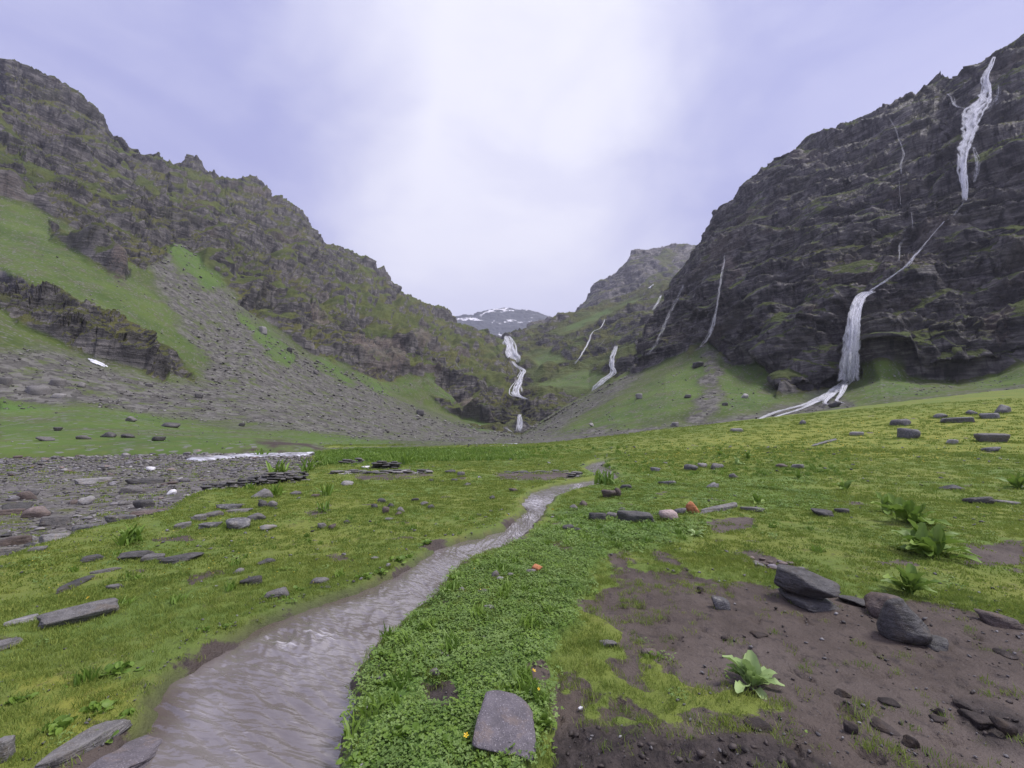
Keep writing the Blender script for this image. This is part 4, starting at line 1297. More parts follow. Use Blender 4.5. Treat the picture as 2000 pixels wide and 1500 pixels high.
# ---- the stones one picks out by eye
HERO = [
    # right cluster on the trodden earth
    ("slab", (1527, 1152, 1643, 1193), "slab", "slate", "dark flat slab lying under the big slate boulder on the mud", 0.85),
    ("slab", (1640, 1162, 1698, 1182), "slab", "slate", "thin dark slab between the stacked boulder and the brown rock", 0.7),
    ("boulder", (1695, 1155, 1768, 1210), "round", "brown", "rounded brown rock half hidden behind the upright dark boulder", 0.8),
    ("slab", (1786, 1238, 1846, 1265), "slab", "slate", "small flat slab at the foot of the upright dark boulder", 0.8),
    ("stone", (1391, 1163, 1426, 1191), "block", "lichen", "small square speckled stone alone on the bare mud", 0.8),
    ("stone", (1517, 1131, 1536, 1143), "slab", "grey", "small grey stone peeping out beside the stacked boulder", 0.8),
    # near rocks
    ("boulder", (922, 1346, 1047, 1474), "block", "mauve", "mauve grey granite boulder set in clover at the edge of the churned earth", 1.1),
        ("slab", (62, 1398, 250, 1530), "slab", "grey", "long mossy grey slab behind the cracked waterside slab", 0.45),
    ("slab", (88, 1170, 219, 1218), "block", "grey", "long pale grey block lying on the left meadow", 0.42),
    ("stone", (80, 1208, 136, 1222), "slab", "pale", "flat stone just below the long pale grey block", 0.5),
    ("stone", (14, 1204, 66, 1220), "slab", "pale", "flat pale stone left of the long grey block", 0.5),
    ("stone", (-12, 1240, 38, 1268), "slab", "grey", "flat grey stone cut by the picture edge on the left meadow", 0.8),
    ("stone", (-20, 1440, 22, 1490), "slab", "grey", "grey slab in leaves at the lower left picture corner", 0.8),
    ("stone", (515, 1173, 561, 1197), "round", "grey", "oval grey stone in leaves on the left stream bank", 0.7),
    ("stone", (603, 1162, 640, 1180), "slab", "grey", "flat half buried stone on the wet left stream margin", 0.7),
    ("stone", (632, 1142, 650, 1149), "round", "grey", "small grey pebble above the flat stone of the left stream margin", 0.7),
    ("stone", (750, 1099, 763, 1109), "round", "grey", "round pebble at the left stream edge by the leafy clumps", 0.8),
    ("stone", (724, 1085, 741, 1093), "round", "grey", "small round pebble in the grass near the left stream edge", 0.8),
    ("rock", (528, 1422, 642, 1478), "slab", "brown", "reddish rock washed over by the stream", 0.9),
    ("stone", (104, 1126, 178, 1162), "slab", "slate", "long dark stone slanting through the left meadow turf", 0.35),
    ("stone", (178, 1108, 236, 1122), "slab", "grey", "low grey stone bar in the turf above the slanting dark stone", 0.4),
    ("stone", (314, 1079, 392, 1099), "slab", "slate", "dark wedge shaped slab sticking out of the left meadow", 0.5),
    ("stone", (278, 1080, 318, 1096), "slab", "grey", "grey tilted slab beside the dark wedge on the left meadow", 0.6),
    ("stone", (236, 1071, 304, 1094), "angular", "slate", "dark mossy hump of stone behind the tilted grey slab", 0.6),
    ("stone", (160, 1082, 202, 1096), "slab", "slate", "low dark stone left of the mossy hump", 0.6),
    ("stone", (208, 1140, 242, 1152), "slab", "grey", "small flat stone in turf right of the slanting dark stone", 0.6),
    ("stone", (502, 1087, 538, 1103), "angular", "slate", "pointed dark stone in the middle of the left meadow", 0.8),
    ("stone", (470, 1126, 510, 1144), "slab", "slate", "dark narrow stone lying askew in the left meadow", 0.5),
    ("stone", (455, 1108, 476, 1122), "round", "grey", "round grey stone above the askew dark stone", 0.8),
    # row of stones across the right meadow
    ("stone", (1149, 998, 1184, 1019), "block", "slate", "dark square block at the near end of the stone row", 0.8),
    ("stone", (1184, 1000, 1206, 1013), "block", "grey", "grey stone between the dark block and the long slab of the row", 0.8),
    ("slab", (1206, 997, 1281, 1021), "slab", "slate", "long dark slab in the stone row", 0.35),
    ("stone", (1288, 993, 1325, 1019), "round", "pink", "pink and white rounded stone in the stone row", 0.8),
    ("stone", (1317, 990, 1341, 1005), "round", "lichen", "small lichened stone behind the pink one", 0.8),
    ("stone", (1340, 977, 1365, 1004), "angular", "orange", "bright orange rock standing in the stone row", 0.9),
    ("slab", (1365, 982, 1443, 1006), "slab", "grey", "long smooth grey slab at the far end of the stone row", 0.4),
    ("stone", (1446, 989, 1492, 999), "slab", "grey", "thin flat slab beyond the end of the stone row", 0.4),
    ("stone", (1095, 1023, 1121, 1037), "slab", "slate", "dark flat stone below the near end of the stone row", 0.7),
    ("stone", (1117, 1029, 1139, 1041), "angular", "slate", "dark lump right beside the flat stone below the row", 0.8),
    ("stone", (1205, 990, 1222, 998), "round", "slate", "small dark stone behind the long dark slab", 0.8),
    ("stone", (1038, 1099, 1060, 1117), "round", "orange", "orange stone in the clover right of the stream", 0.8),
    ("stone", (1026, 1108, 1048, 1122), "round", "grey", "grey stone touching the orange stone in the clover", 0.8),
    ("stone", (960, 1114, 977, 1132), "round", "grey", "round grey pebble in clover near the stream bend", 0.8),
    ("stone", (968, 1124, 984, 1136), "round", "pale", "pale pebble leaning on the round grey one", 0.8),
    ("stone", (990, 1118, 1003, 1129), "round", "grey", "small grey pebble between the stream bend and the orange stone", 0.8),
    ("stone", (890, 1146, 908, 1158), "round", "mauve", "mauve pebble at the right stream bank by a leafy clump", 0.8),
    ("stone", (930, 1150, 956, 1160), "slab", "grey", "flat stone in the moss near two yellow flowers", 0.6),
    ("stone", (945, 1178, 972, 1192), "round", "mauve", "rounded stone sunk in clover on the right bank", 0.8),
    ("stone", (838, 1306, 860, 1326), "round", "grey", "grey stone in a bare spot of the clover bank", 0.8),
    ("stone", (1168, 1249, 1206, 1266), "slab", "grey", "flat stone at the edge of clover and mud", 0.6),
    ("stone", (1252, 1264, 1284, 1286), "round", "brown", "brown stone half buried in mud with moss round it", 0.8),
    ("stone", (1128, 1378, 1139, 1387), "angular", "white", "small white stone on the dark mud near the granite boulder", 0.8),
    # stones at the right rim
    ("stone", (1912, 1196, 1990, 1226), "slab", "brown", "flat muddy stone at the grass edge by the right rim", 0.6),
    ("stone", (1886, 967, 1938, 985), "round", "slate", "dark rounded boulder right of the tall dock plants", 0.7),
    ("stone", (1938, 976, 1986, 984), "slab", "grey", "thin grey stone right of the dark rounded boulder", 0.5),
    ("stone", (1830, 944, 1878, 958), "angular", "slate", "dark jagged stone in the grass above the tall dock plants", 0.7),
    ("stone", (1920, 872, 1952, 883), "round", "lichen", "low domed dark stone alone on the upper right meadow", 0.8),
    ("stone", (1910, 846, 1966, 864), "slab", "grey", "pile like split slab near the right rim of the upper meadow", 0.6),
    ("stone", (1755, 836, 1795, 857), "angular", "lichen", "dark craggy rock on the upper right meadow", 0.8),
    ("slab", (1840, 815, 1896, 826), "slab", "lichen", "long low slab on the upper right meadow", 0.4),
    ("stone", (1738, 818, 1776, 832), "slab", "lichen", "low dark slab left of the long one on the upper right meadow", 0.5),
    ("stone", (1917, 806, 1950, 818), "block", "lichen", "dark loaf shaped stone near the top right of the meadow", 0.7),
    ("stone", (1938, 790, 1972, 808), "angular", "lichen", "heaped dark rock at the top of the right meadow", 0.8),
    ("stone", (1888, 800, 1908, 811), "round", "lichen", "small dark stone left of the loaf shaped one", 0.8),
    ("stone", (1824, 808, 1850, 818), "round", "lichen", "dark stone directly behind the long low slab", 0.8),
    ("stone", (1850, 858, 1870, 868), "slab", "pale", "pale tilted flake in the upper right meadow", 0.6),
    ("slab", (1584, 858, 1636, 874), "slab", "lichen", "dark sunken rib of rock in the yellow flowered meadow", 0.3),
    ("stone", (1660, 843, 1686, 852), "slab", "pale", "pale flat stone beyond the sunken rock rib", 0.6),
    ("stone", (1560, 820, 1574, 830), "round", "lichen", "dark boulder on the meadow crest below the cascade", 0.9),
    ("stone", (1426, 836, 1452, 844), "slab", "pale", "pale stone slab on the meadow crest left of the cascade", 0.6),
    ("stone", (1546, 906, 1570, 916), "slab", "grey", "grey flat stone beside a dark tuft in the mid right meadow", 0.6),
    ("stone", (1516, 905, 1538, 914), "round", "brown", "brown stone left of the grey flat one in the mid right meadow", 0.8),
    ("stone", (1586, 994, 1628, 1010), "slab", "slate", "dark pointed slab in the turf right of the stone row", 0.6),
    ("stone", (1632, 992, 1658, 1004), "slab", "slate", "small dark slab beyond the pointed one", 0.6),
    ("stone", (1378, 940, 1404, 954), "angular", "lichen", "craggy brown grey rock behind the stone row", 0.8),
    ("stone", (1336, 906, 1364, 920), "angular", "lichen", "dark humped rock in the line of stones behind the stone row", 0.8),
    ("stone", (1364, 902, 1382, 914), "angular", "pale", "light pointed rock next to the dark humped one", 0.8),
    ("stone", (1388, 904, 1414, 917), "angular", "grey", "grey rock at the far end of the line behind the stone row", 0.8),
    ("stone", (1270, 912, 1290, 922), "slab", "lichen", "dark flake in the grass between stream and stone line", 0.6),
    ("stone", (1285, 936, 1320, 948), "angular", "lichen", "low broken rock right of the stream bend", 0.7),
    ("stone", (1424, 924, 1442, 935), "round", "grey", "smooth round stone behind the stone row", 0.8),
    ("stone", (1200, 952, 1214, 972), "round", "brown", "small brown stone on the right stream bank hump", 0.8),
    ("stone", (1174, 955, 1204, 974), "angular", "brown", "clustered brown rock on the right stream bank hump", 0.8),
    ("stone", (1128, 976, 1148, 990), "round", "brown", "rounded brown stone near the narrow bend of the stream", 0.8),
    ("stone", (1112, 984, 1130, 996), "round", "grey", "grey stone just left of the rounded brown one", 0.8),
    ("stone", (1210, 945, 1236, 957), "slab", "slate", "dark slab end over the stream bank", 0.6),
    # left centre meadow
    ("boulder", (441, 1009, 487, 1035), "round", "lichen", "domed lichen covered boulder in the left middle meadow", 0.8),
    ("stone", (507, 1021, 541, 1036), "round", "pale", "white patched stone right of the lichen boulder", 0.7),
    ("stone", (484, 1000, 518, 1017), "angular", "grey", "angular grey rock behind the lichen boulder", 0.7),
    ("stone", (390, 1019, 432, 1032), "slab", "lichen", "long lichened stone left of the domed boulder", 0.5),
    ("stone", (340, 1020, 372, 1034), "slab", "grey", "grey tilted slab at the left of the lichened stones", 0.5),
    ("stone", (374, 1004, 402, 1018), "slab", "grey", "thin grey slab behind the long lichened stone", 0.5),
    ("stone", (398, 998, 436, 1010), "slab", "grey", "low grey slab heading the lichened stones", 0.5),
    ("stone", (504, 976, 524, 992), "round", "slate", "dark rounded rock among the stones below the dark wall", 0.8),
    ("stone", (522, 977, 541, 992), "round", "grey", "smooth grey rock beside the dark rounded one below the wall", 0.8),
    ("boulder", (492, 952, 532, 973), "angular", "grey", "big tilted grey rock just below the dark stacked wall", 0.8),
    ("stone", (424, 983, 472, 996), "slab", "lichen", "broad lichened slab with rusty stain in the left middle meadow", 0.5),
    ("stone", (440, 993, 492, 1003), "slab", "grey", "flat grey slab below the rusty stained one", 0.4),
    ("stone", (566, 959, 588, 968), "slab", "grey", "flat stone right of the big tilted rock", 0.7),
    ("stone", (605, 963, 625, 970), "slab", "brown", "brown flat stone by a bright grass clump", 0.6),
    ("stone", (665, 938, 690, 949), "round", "pale", "pale notched stone alone on the green below the low wall", 0.7),
    ("stone", (620, 1020, 638, 1034), "angular", "grey", "pointed pale grey stone of a pair in the middle meadow", 0.8),
    ("stone", (641, 1024, 656, 1036), "round", "brown", "rounded brown stone of a pair in the middle meadow", 0.8),
    ("stone", (670, 1014, 684, 1024), "round", "slate", "dark clod like stone above the pair in the middle meadow", 0.8),
    ("stone", (725, 983, 738, 994), "round", "slate", "round dark stone left in the loose ring of stones", 0.8),
    ("stone", (746, 989, 760, 1004), "round", "brown", "upright brown stone in the loose ring of stones", 0.8),
    ("stone", (754, 981, 770, 992), "round", "slate", "dark stone at the back of the loose ring", 0.8),
    ("stone", (775, 989, 790, 1002), "round", "grey", "grey rounded stone right in the loose ring", 0.8),
    ("stone", (770, 998, 785, 1008), "round", "brown", "low brown stone in front of the loose ring", 0.8),
    ("stone", (737, 972, 757, 983), "slab", "slate", "dark slab behind the loose ring of stones", 0.7),
    ("stone", (820, 978, 837, 988), "round", "grey", "domed grey stone in the open green by the stream", 0.8),
    ("stone", (835, 984, 850, 994), "angular", "slate", "small dark rock beside the domed grey stone", 0.8),
    ("stone", (802, 972, 818, 981), "slab", "slate", "dark flake left behind the domed grey stone", 0.7),
    ("stone", (750, 1010, 770, 1018), "slab", "grey", "small pale flat stone in front of the loose ring", 0.6),
    ("stone", (954, 967, 967, 976), "angular", "slate", "small dark cube of rock alone on the green near the stream", 0.9),
    ("stone", (955, 996, 965, 1001), "round", "slate", "small dark pebble near the stream on the open green", 0.8),
    ("stone", (928, 1003, 942, 1008), "slab", "slate", "flat dark pebble on the open green left of the stream", 0.8),
    ("stone", (993, 953, 1013, 961), "slab", "brown", "brown flat stone at the left stream edge", 0.7),
    ("stone", (892, 922, 908, 932), "slab", "grey", "pale tilted slab in the small stone heap on the far green", 0.7),
    ("stone", (868, 918, 890, 925), "slab", "slate", "dark slabs end of the small heap on the far green", 0.7),
    ("stone", (902, 942, 920, 950), "angular", "slate", "dark triangular stone on the far green", 0.8),
    ("stone", (880, 934, 894, 941), "slab", "slate", "flat dark stone above the triangular one", 0.6),
    ("stone", (856, 938, 867, 942), "slab", "grey", "small flat pale stone on the far green", 0.6),
    ("stone", (836, 935, 848, 940), "slab", "slate", "small flat dark stone below the end of the low wall", 0.6),
    ("stone", (826, 917, 842, 922), "angular", "orange", "orange and white stone at the end of the low wall", 0.8),
    ("stone", (706, 909, 722, 915), "round", "white", "white stone at the left foot of the short stacked wall", 0.8),
    # distinct stones on the river bed
    ("boulder", (35, 958, 68, 976), "round", "brown", "dark brown domed boulder on the river bed", 0.8),
    ("stone", (52, 953, 74, 969), "angular", "grey", "lilac grey stone leaning on the dark brown boulder", 0.8),
    ("boulder", (46, 987, 92, 1012), "round", "tan", "pinkish tan boulder on the river bed", 0.8),
    ("slab", (84, 1006, 133, 1026), "block", "grey", "flat topped grey block next to the pinkish boulder", 0.6),
    ("slab", (10, 980, 58, 998), "angular", "slate", "dark angular slab behind the pinkish boulder", 0.6),
    ("slab", (-8, 993, 42, 1006), "slab", "brown", "long brown slab left of the pinkish boulder", 0.5),
    ("slab", (150, 932, 212, 945), "slab", "pale", "pale lilac slab on the river bed", 0.5),
    ("stone", (154, 967, 183, 985), "angular", "pale", "pale grey faceted stone on the river bed", 0.8),
    ("slab", (251, 934, 317, 945), "block", "slate", "beam shaped dark slab lying on the river bed", 0.3),
    ("boulder", (236, 945, 280, 964), "angular", "grey", "angular pale topped boulder below the beam shaped slab", 0.8),
    ("stone", (286, 911, 302, 919), "round", "white", "white stone far out on the river bed", 0.8),
    ("stone", (326, 955, 344, 965), "round", "white", "white oval stone at the grass edge of the river bed", 0.7),
    ("slab", (148, 1012, 212, 1032), "slab", "lichen", "long lichened slab at the turf edge of the river bed", 0.4),
    ("slab", (208, 1004, 262, 1020), "slab", "lichen", "second lichened slab in line along the turf edge", 0.4),
    ("slab", (262, 975, 302, 992), "slab", "slate", "stepped dark ledge stone at the end of the river bed turf", 0.5),
    ("slab", (258, 992, 334, 1004), "slab", "brown", "low reddish flagstone where grass meets the river bed", 0.4),
    ("stone", (82, 1040, 130, 1058), "slab", "pale", "wet pale flagstone at the near corner of the river bed", 0.7),
    ("stone", (-10, 1046, 55, 1066), "slab", "brown", "reddish slab at the near left end of the river bed", 0.5),
    ("stone", (-10, 1064, 40, 1086), "slab", "grey", "grey slab at the very near end of the river bed", 0.6),
    ("stone", (54, 1066, 88, 1078), "slab", "grey", "flat grey stone sinking into turf at the river bed end", 0.6),
    ("stone", (382, 880, 396, 887), "angular", "tan", "tan stone on the far edge of the river bed", 0.8),
]

TILT = {"mauve grey g": (0.42, 0.10), "long pale gr": (0.2, 0.0), "small square": (0.0, 0.0)}
HS = {"large cracked grey slab": 0.42, "mauve grey granite boulder": 0.62, "long pale grey block": 0.62, "flat grey stone cut": 0.6, "rounded brown rock half": 1.0}
BARS = {"long mossy grey slab": ((66, 1512), (248, 1408), 32, 17), "long dark stone slanting": ((104, 1162), (180, 1128), 12, 7), "dark sunken rib": ((1586, 872), (1634, 859), 5, 3), "long smooth grey slab at": ((1367, 1004), (1442, 990), 11, 9), "low grey stone bar": ((176, 1122), (238, 1110), 8, 5)}


def bar_stone(name, p0, p1, wpx, hpx, style, mat, label, cat, seed):
    a, b, c = ground_hit([p0[0], p1[0]], [p0[1], p1[1]])
    A, B = Vector((float(a[0]), float(b[0]), float(c[0]))), Vector((float(a[1]), float(b[1]), float(c[1])))
    m = (A.y + B.y) / 2 / F
    d = B - A
    o = link(bpy.data.objects.new(name, stone_mesh(style, seed, mat, 5 if abs(p1[0] - p0[0]) > 90 else 4)))
    h = hpx * m
    o.scale = (d.length * 1.04, wpx * m * 1.6, h * 1.3)
    o.rotation_euler = (0.05, -math.asin(d.z / d.length), math.atan2(d.y, d.x))
    o.location = (A + B) / 2 + Vector((0, 0, h * 0.30))
    tag(o, label, cat)


for i, (nm, bb, stl, mt, lab, dr) in enumerate(HERO):
    hk = [k for k in BARS if lab.startswith(k)]
    if hk:
        bar_stone(nm, *BARS[hk[0]], stl, mt, lab, 'slab' if nm == 'slab' else 'stone', 101 + i * 7)
        continue
    hs_ = next((v for k, v in HS.items() if lab.startswith(k)), 1.0)
    drop_stone(nm, bb, stl, mt, lab, 'boulder' if nm == 'boulder' else 'slab' if nm == 'slab' else 'stone', seed=101 + i * 7, dr=dr, sink=0.22 if bb[3] > 1000 else 0.40, hscale=hs_, tilt=TILT.get(lab[:12], (random.gauss(0, 0.06), random.gauss(0, 0.06))))

# the big boulder resting on its slab, and the upright one
base = [o for o in bpy.data.objects if o.get('label', '').startswith("dark flat slab lying under")][0]
bo = link(bpy.data.objects.new("boulder", stone_mesh('angular', 5, 'slate', 5)))
base.scale = (base.scale.x * 1.06, base.scale.y, base.scale.z * 1.25)
bo.scale = (base.scale.x * 0.98, base.scale.x * 0.66, base.scale.x * 0.46)
bo.rotation_euler = (0.06, 0.12, base.rotation_euler.z)
bo.location = base.location + Vector((-0.01, 0.02, base.scale.z * 0.40 + bo.scale.z * 0.40))
tag(bo, "big dark slate boulder stacked on a flat slab", "boulder")
bar_stone("slab", (150, 1536), (322, 1436), 70, 17, "slab", "mauve", "large cracked grey slab at the waterside", "slab", 212)
up_b = drop_stone("boulder", (1722, 1163, 1813, 1258), "pear", "slate", "upright dark rounded boulder with a small white spot", "boulder", seed=17, dr=0.75, sink=0.06, hscale=1.0)
sp = mesh_from("spot", *rock_shape(3, 'round', 2), M_['white'])
spo = link(bpy.data.objects.new("quartz_spot", sp), up_b)
spo.location = (-0.16, -0.36, -0.30)
spo.scale = (0.13, 0.10, 0.11)


# ---- loose cobbles of the river bed: the largest singly, the rest as one mass
def bed_points(n, seed):
    r = np.random.default_rng(seed)
    px = r.uniform(-60, 640, n * 3)
    py = 887 + (1088 - 887) * r.uniform(0, 1, n * 3) ** 1.7
    gx, gy = plane_hit(px, py, -0.28)
    sd = plan_sd(gx, gy, BED_PLAN)
    k = (sd > 0.25) & ((py < 930) | (r.uniform(0, 1, n * 3) < 0.55))
    return gx[k][:n], gy[k][:n], px[k][:n], py[k][:n]


gx, gy, ppx, ppy = bed_points(210, 3)
gz = zg(gx, gy)
for i in range(len(gx)):
    stl = ('round', 'slab', 'angular', 'round')[i % 4]
    mt = ('cobble', 'cobble', 'grey', 'cobble', 'pale', 'brown', 'cobble', 'slate', 'tan')[i % 9]
    me = stone_mesh(stl, 200 + i % 12, mt, 2)
    o = link(bpy.data.objects.new("river_stone", me))
    w = random.uniform(8, 21) / F * gy[i] * (0.8 if ppy[i] < 940 else 1.0)
    o.scale = (w, w * random.uniform(0.6, 0.9), w * random.uniform(0.28, 0.55))
    o.rotation_euler = (random.gauss(0, 0.12), random.gauss(0, 0.12), random.uniform(0, 6.28))
    o.location = (gx[i], gy[i], gz[i] + o.scale.z * 0.28)
    tag(o, "loose grey cobble lying among many others on the stony river bed", "stone", "cobbles of the river bed")


def small_rock(r, nv=12):
    a = r.normal(size=(nv, 3))
    a /= np.linalg.norm(a, axis=1, keepdims=True)
    bm = bmesh.new()
    for p in a * r.uniform(0.38, 0.5, (nv, 1)):
        bm.verts.new(p)
    bmesh.ops.convex_hull(bm, input=bm.verts)
    loose = [v for v in bm.verts if not v.link_faces]
    bmesh.ops.delete(bm, geom=loose, context='VERTS')
    bm.verts.ensure_lookup_table()
    bm.verts.index_update()
    V = np.array([tuple(v.co) for v in bm.verts])
    Fc = np.array([[v.index for v in f.verts] for f in bm.faces if len(f.verts) == 3])
    bm.free()
    return V, Fc


_sr = np.random.default_rng(11)
SMALL = [small_rock(_sr) for _ in range(14)]


def rock_mass(name, X, Y, Z, size, mat, label, flat=(0.3, 0.6), seed=1):
    r = np.random.default_rng(seed)
    Vs, Fs, base = [], [], 0
    for i in range(len(X)):
        V, Fc = SMALL[i % 14]
        s = size[i]
        a = r.uniform(0, 6.28)
        ca, sa = math.cos(a), math.sin(a)
        sx, sy, sz = s, s * r.uniform(0.6, 0.95), s * r.uniform(*flat)
        q = V * (sx, sy, sz)
        ty, tx = r.normal(0, 0.2, 2)
        x_, y_ = q[:, 0] * ca - q[:, 1] * sa, q[:, 0] * sa + q[:, 1] * ca
        Vs.append(np.stack([X[i] + x_, Y[i] + y_, Z[i] + q[:, 2] + sz * 0.2 + tx * x_ + ty * y_], 1))
        Fs.append(Fc + base)
        base += len(V)
    me = mesh_from(name, np.concatenate(Vs), np.concatenate(Fs), M_[mat], smooth=False)
    o = link(bpy.data.objects.new(name, me))
    tag(o, label, kind='stuff')


def mass_mat(name, cols, grain=1.0):
    """rubble whose stones differ in shade from one to the next"""
    m, n = mat_new(name)
    isl = n.n('ShaderNodeNewGeometry')
    rnd = isl.outputs['Random Per Island']
    pos = isl.outputs['Position']
    c = n.mix(n.ramp(rnd, 0.0, 0.7), cols[0], cols[1])
    c = n.mix(n.ramp(rnd, 0.85, 1.0), c, cols[2])
    f = n.noise(n.mapping(pos, (14 * grain,) * 3), 1.0, 4.0, 0.7)
    c = n.mix(n.math('MULTIPLY', n.ramp(f, 0.4, 0.7), 0.35), c, cols[0])
    finish(n, c, 0.65, f, 0.02, 0.5, 0.35)
    return m


M_['bedmass'] = mass_mat("bed_gravel", ((0.055, 0.050, 0.047), (0.200, 0.187, 0.180), (0.35, 0.335, 0.33)))
M_['screemass'] = mass_mat("scree_stone", ((0.078, 0.072, 0.064), (0.200, 0.189, 0.174), (0.34, 0.33, 0.31)), 0.3)
M_['meadowmass'] = mass_mat("meadow_pebble", ((0.055, 0.050, 0.050), (0.16, 0.15, 0.152), (0.30, 0.29, 0.30)))

gx, gy, ppx, ppy = bed_points(5200, 8)
r_ = np.random.default_rng(5)
rock_mass("gravel", gx, gy, zg(gx, gy), r_.uniform(2.5, 9.5, len(gx)) ** 1.0 / F * gy, 'bedmass', "grey gravel and shingle covering the river bed")

# rubble over the scree fans
sp_pts, sp_sz = [], []


def scree_points(layer, polys, n, seed, smin, smax, pxr, pyr):
    r = np.random.default_rng(seed)
    vx, vy = layer.px, layer.py
    m = (un(vx, vy, polys, 10.0) > 0.5) & (vx > pxr[0]) & (vx < pxr[1]) & (vy > pyr[0]) & (vy < pyr[1])
    idx = np.nonzero(m)[0]
    q = layer.P[idx]
    wt = sstep(-0.18, 0.30, fbm(q[:, 0] / 9, q[:, 1] / 9, q[:, 2] / 9, 3)) + 0.06
    idx = idx[r.choice(len(idx), n, p=wt / wt.sum())]
    P = layer.P[idx]
    s = (smin + (smax - smin) * r.uniform(0, 1, n) ** 5) / F * layer.c[idx]
    P = P + np.stack([r.normal(0, 0.6, n), r.normal(0, 0.6, n), 0 * s], 1)
    return P, s


Pa, sa = scree_points(LL, L_SCREE, 7500, 2, 1.4, 9.5, (-60, 1040), (480, 880))
Pb, sb = scree_points(LR, R_SCREE, 2200, 3, 1.4, 8.0, (1020, 2060), (600, 880))
Pc, sc_ = scree_points(LR, R_LUSH, 700, 4, 2.0, 6.0, (1020, 2060), (600, 880))
Pd, sd_ = scree_points(LL, L_LUSH, 700, 5, 2.0, 6.0, (-60, 1040), (480, 880))
PP = np.concatenate([Pa, Pb, Pc, Pd])
SS = np.concatenate([sa, sb, sc_, sd_])
rock_mass("rubble", PP[:, 0], PP[:, 1], PP[:, 2], SS, 'screemass', "grey rubble strewn over the scree and turf of the valley sides", (0.35, 0.7))

# boulders one can tell apart on the valley sides
SLOPE = [
    (LL, (98, 738, 126, 754), "slab", "grey", "big slab topping the rubble heap under the left slope"),
    (LL, (52, 842 - 90, 96, 772), "slab", "grey", "long slab low in the rubble heap under the left slope"),
    (LL, (0, 735, 22, 752), "slab", "grey", "slab at the picture edge of the left rubble heap"),
    (LL, (150, 746, 166, 757), "angular", "grey", "grey block right of the left rubble heap"),
    (LL, (100, 768, 126, 778), "slab", "pale", "pale slab at the foot of the left rubble heap"),
    (LL, (246, 812, 266, 822), "angular", "grey", "pointed grey boulder on the far left pasture"),
    (LL, (72, 852, 103, 862), "angular", "grey", "low grey boulder near the bank of the far left pasture"),
    (LL, (198, 843, 225, 853), "round", "slate", "dark boulder in the middle of the far left pasture"),
    (LL, (238, 847, 262, 855), "round", "slate", "second dark boulder right of the first on the far left pasture"),
    (LL, (150, 850, 176, 858), "round", "grey", "flattish boulder left of the two dark ones on the far pasture"),
    (LL, (298, 852, 322, 860), "slab", "slate", "dark slab above the river bank of the far left pasture"),
    (LL, (316, 825, 350, 835), "round", "slate", "long dark boulder at the scree edge of the far pasture"),
    (LL, (105, 834, 121, 840), "slab", "slate", "small slab on the far left pasture"),
    (LL, (380, 768, 396, 777), "block", "slate", "dark square block on the scree above the far pasture"),
    (LL, (284, 748, 298, 754), "slab", "grey", "grey slab on the scree below the small cliff snout"),
    (LL, (505, 637, 522, 650), "slab", "pale", "large pale boulder high on the green strip of the scree fan"),
    (LL, (560, 678, 571, 686), "slab", "slate", "dark stone on the green strip of the scree fan"),
    (LL, (813, 800, 828, 810), "block", "slate", "dark block on the scree left of the gorge mouth"),
    (LL, (612, 722, 622, 730), "angular", "grey", "grey boulder half way down the scree fan"),
    (LL, (466, 826, 478, 832), "slab", "slate", "dark stone at the lower scree edge"),
    (LR, (1241, 768, 1255, 777), "slab", "pale", "pale slab on the green talus ridge"),
    (LR, (1446, 768, 1462, 778), "round", "pale", "pale boulder on the talus right of the stone gully"),
    (LR, (1352, 706, 1374, 716), "slab", "slate", "dark slab near the tip of the talus fan"),
    (LR, (1311, 824, 1326, 831), "slab", "pale", "pale boulder at the foot of the talus"),
    (LR, (1150, 826, 1160, 832), "angular", "pale", "pale boulder on the lower left of the talus"),
    (LR, (1618, 784, 1642, 795), "angular", "slate", "dark rock between the arms of the braided cascade"),
    (LR, (1410, 786, 1422, 792), "slab", "grey", "grey flake on the talus below the pale boulder"),
    (LR, (1336, 770, 1350, 776), "slab", "grey", "grey stone in the middle of the green talus"),
]
for i, (ly, bb, stl, mt, lab) in enumerate(SLOPE):
    drop_stone("boulder", bb, stl, mt, lab, 'boulder', layer=ly, seed=31 + i, dr=0.8, sub=3, sink=0.25)

# pebbles through the meadow turf and mud
r_ = np.random.default_rng(21)
n_ = 3600
px = r_.uniform(-40, 2040, n_)
py = 872 + (1500 - 872) * r_.uniform(0, 1, n_) ** 1.5
hx, hy, hz = ground_hit(px, py)
ok = (plan_sd(hx, hy, STREAM_PLAN) < -0.05) & (hy < 90) & (plan_sd(hx, hy, BED_PLAN) < 0.3)
dens = sstep(0.30, 0.62, fbm(hx / 5, hy / 5, 0 * hx + 4, 2) + 0.45)
ok &= r_.uniform(0, 1, n_) < np.maximum(dens, 1.0 * (plan_sd(hx, hy, STREAM_PLAN) > -0.35))
hx, hy, hz = hx[ok], hy[ok], hz[ok]
rock_mass("meadow_pebbles", hx, hy, hz + 0.004, (3.0 + 8.5 * r_.uniform(0, 1, len(hx)) ** 3) / F * hy, 'meadowmass', "small pebbles scattered through turf and mud")

# cobble patch beside the stacked boulder
for i in range(30):
    t = i / 30
    cx = 1432 + 148 * ((i * 0.381) % 1.0)
    ln = (cx - 1432) / 148
    cy = 1079 + 22 * ln + random.uniform(0, 11 + 8 * ln)
    s = random.uniform(9, 21) * (0.8 + 0.5 * ln)
    drop_stone("paving_stone", (cx - s / 2, cy, cx + s / 2, cy + s * 0.5), ('round', 'slab')[i % 2], ('mauve', 'brown', 'grey', 'tan')[i % 4], "rounded cobble in the reddish cobble patch behind the stacked boulder", "stone", seed=i, dr=0.8, sub=2, group="cobble patch behind the stacked boulder", sink=0.05)


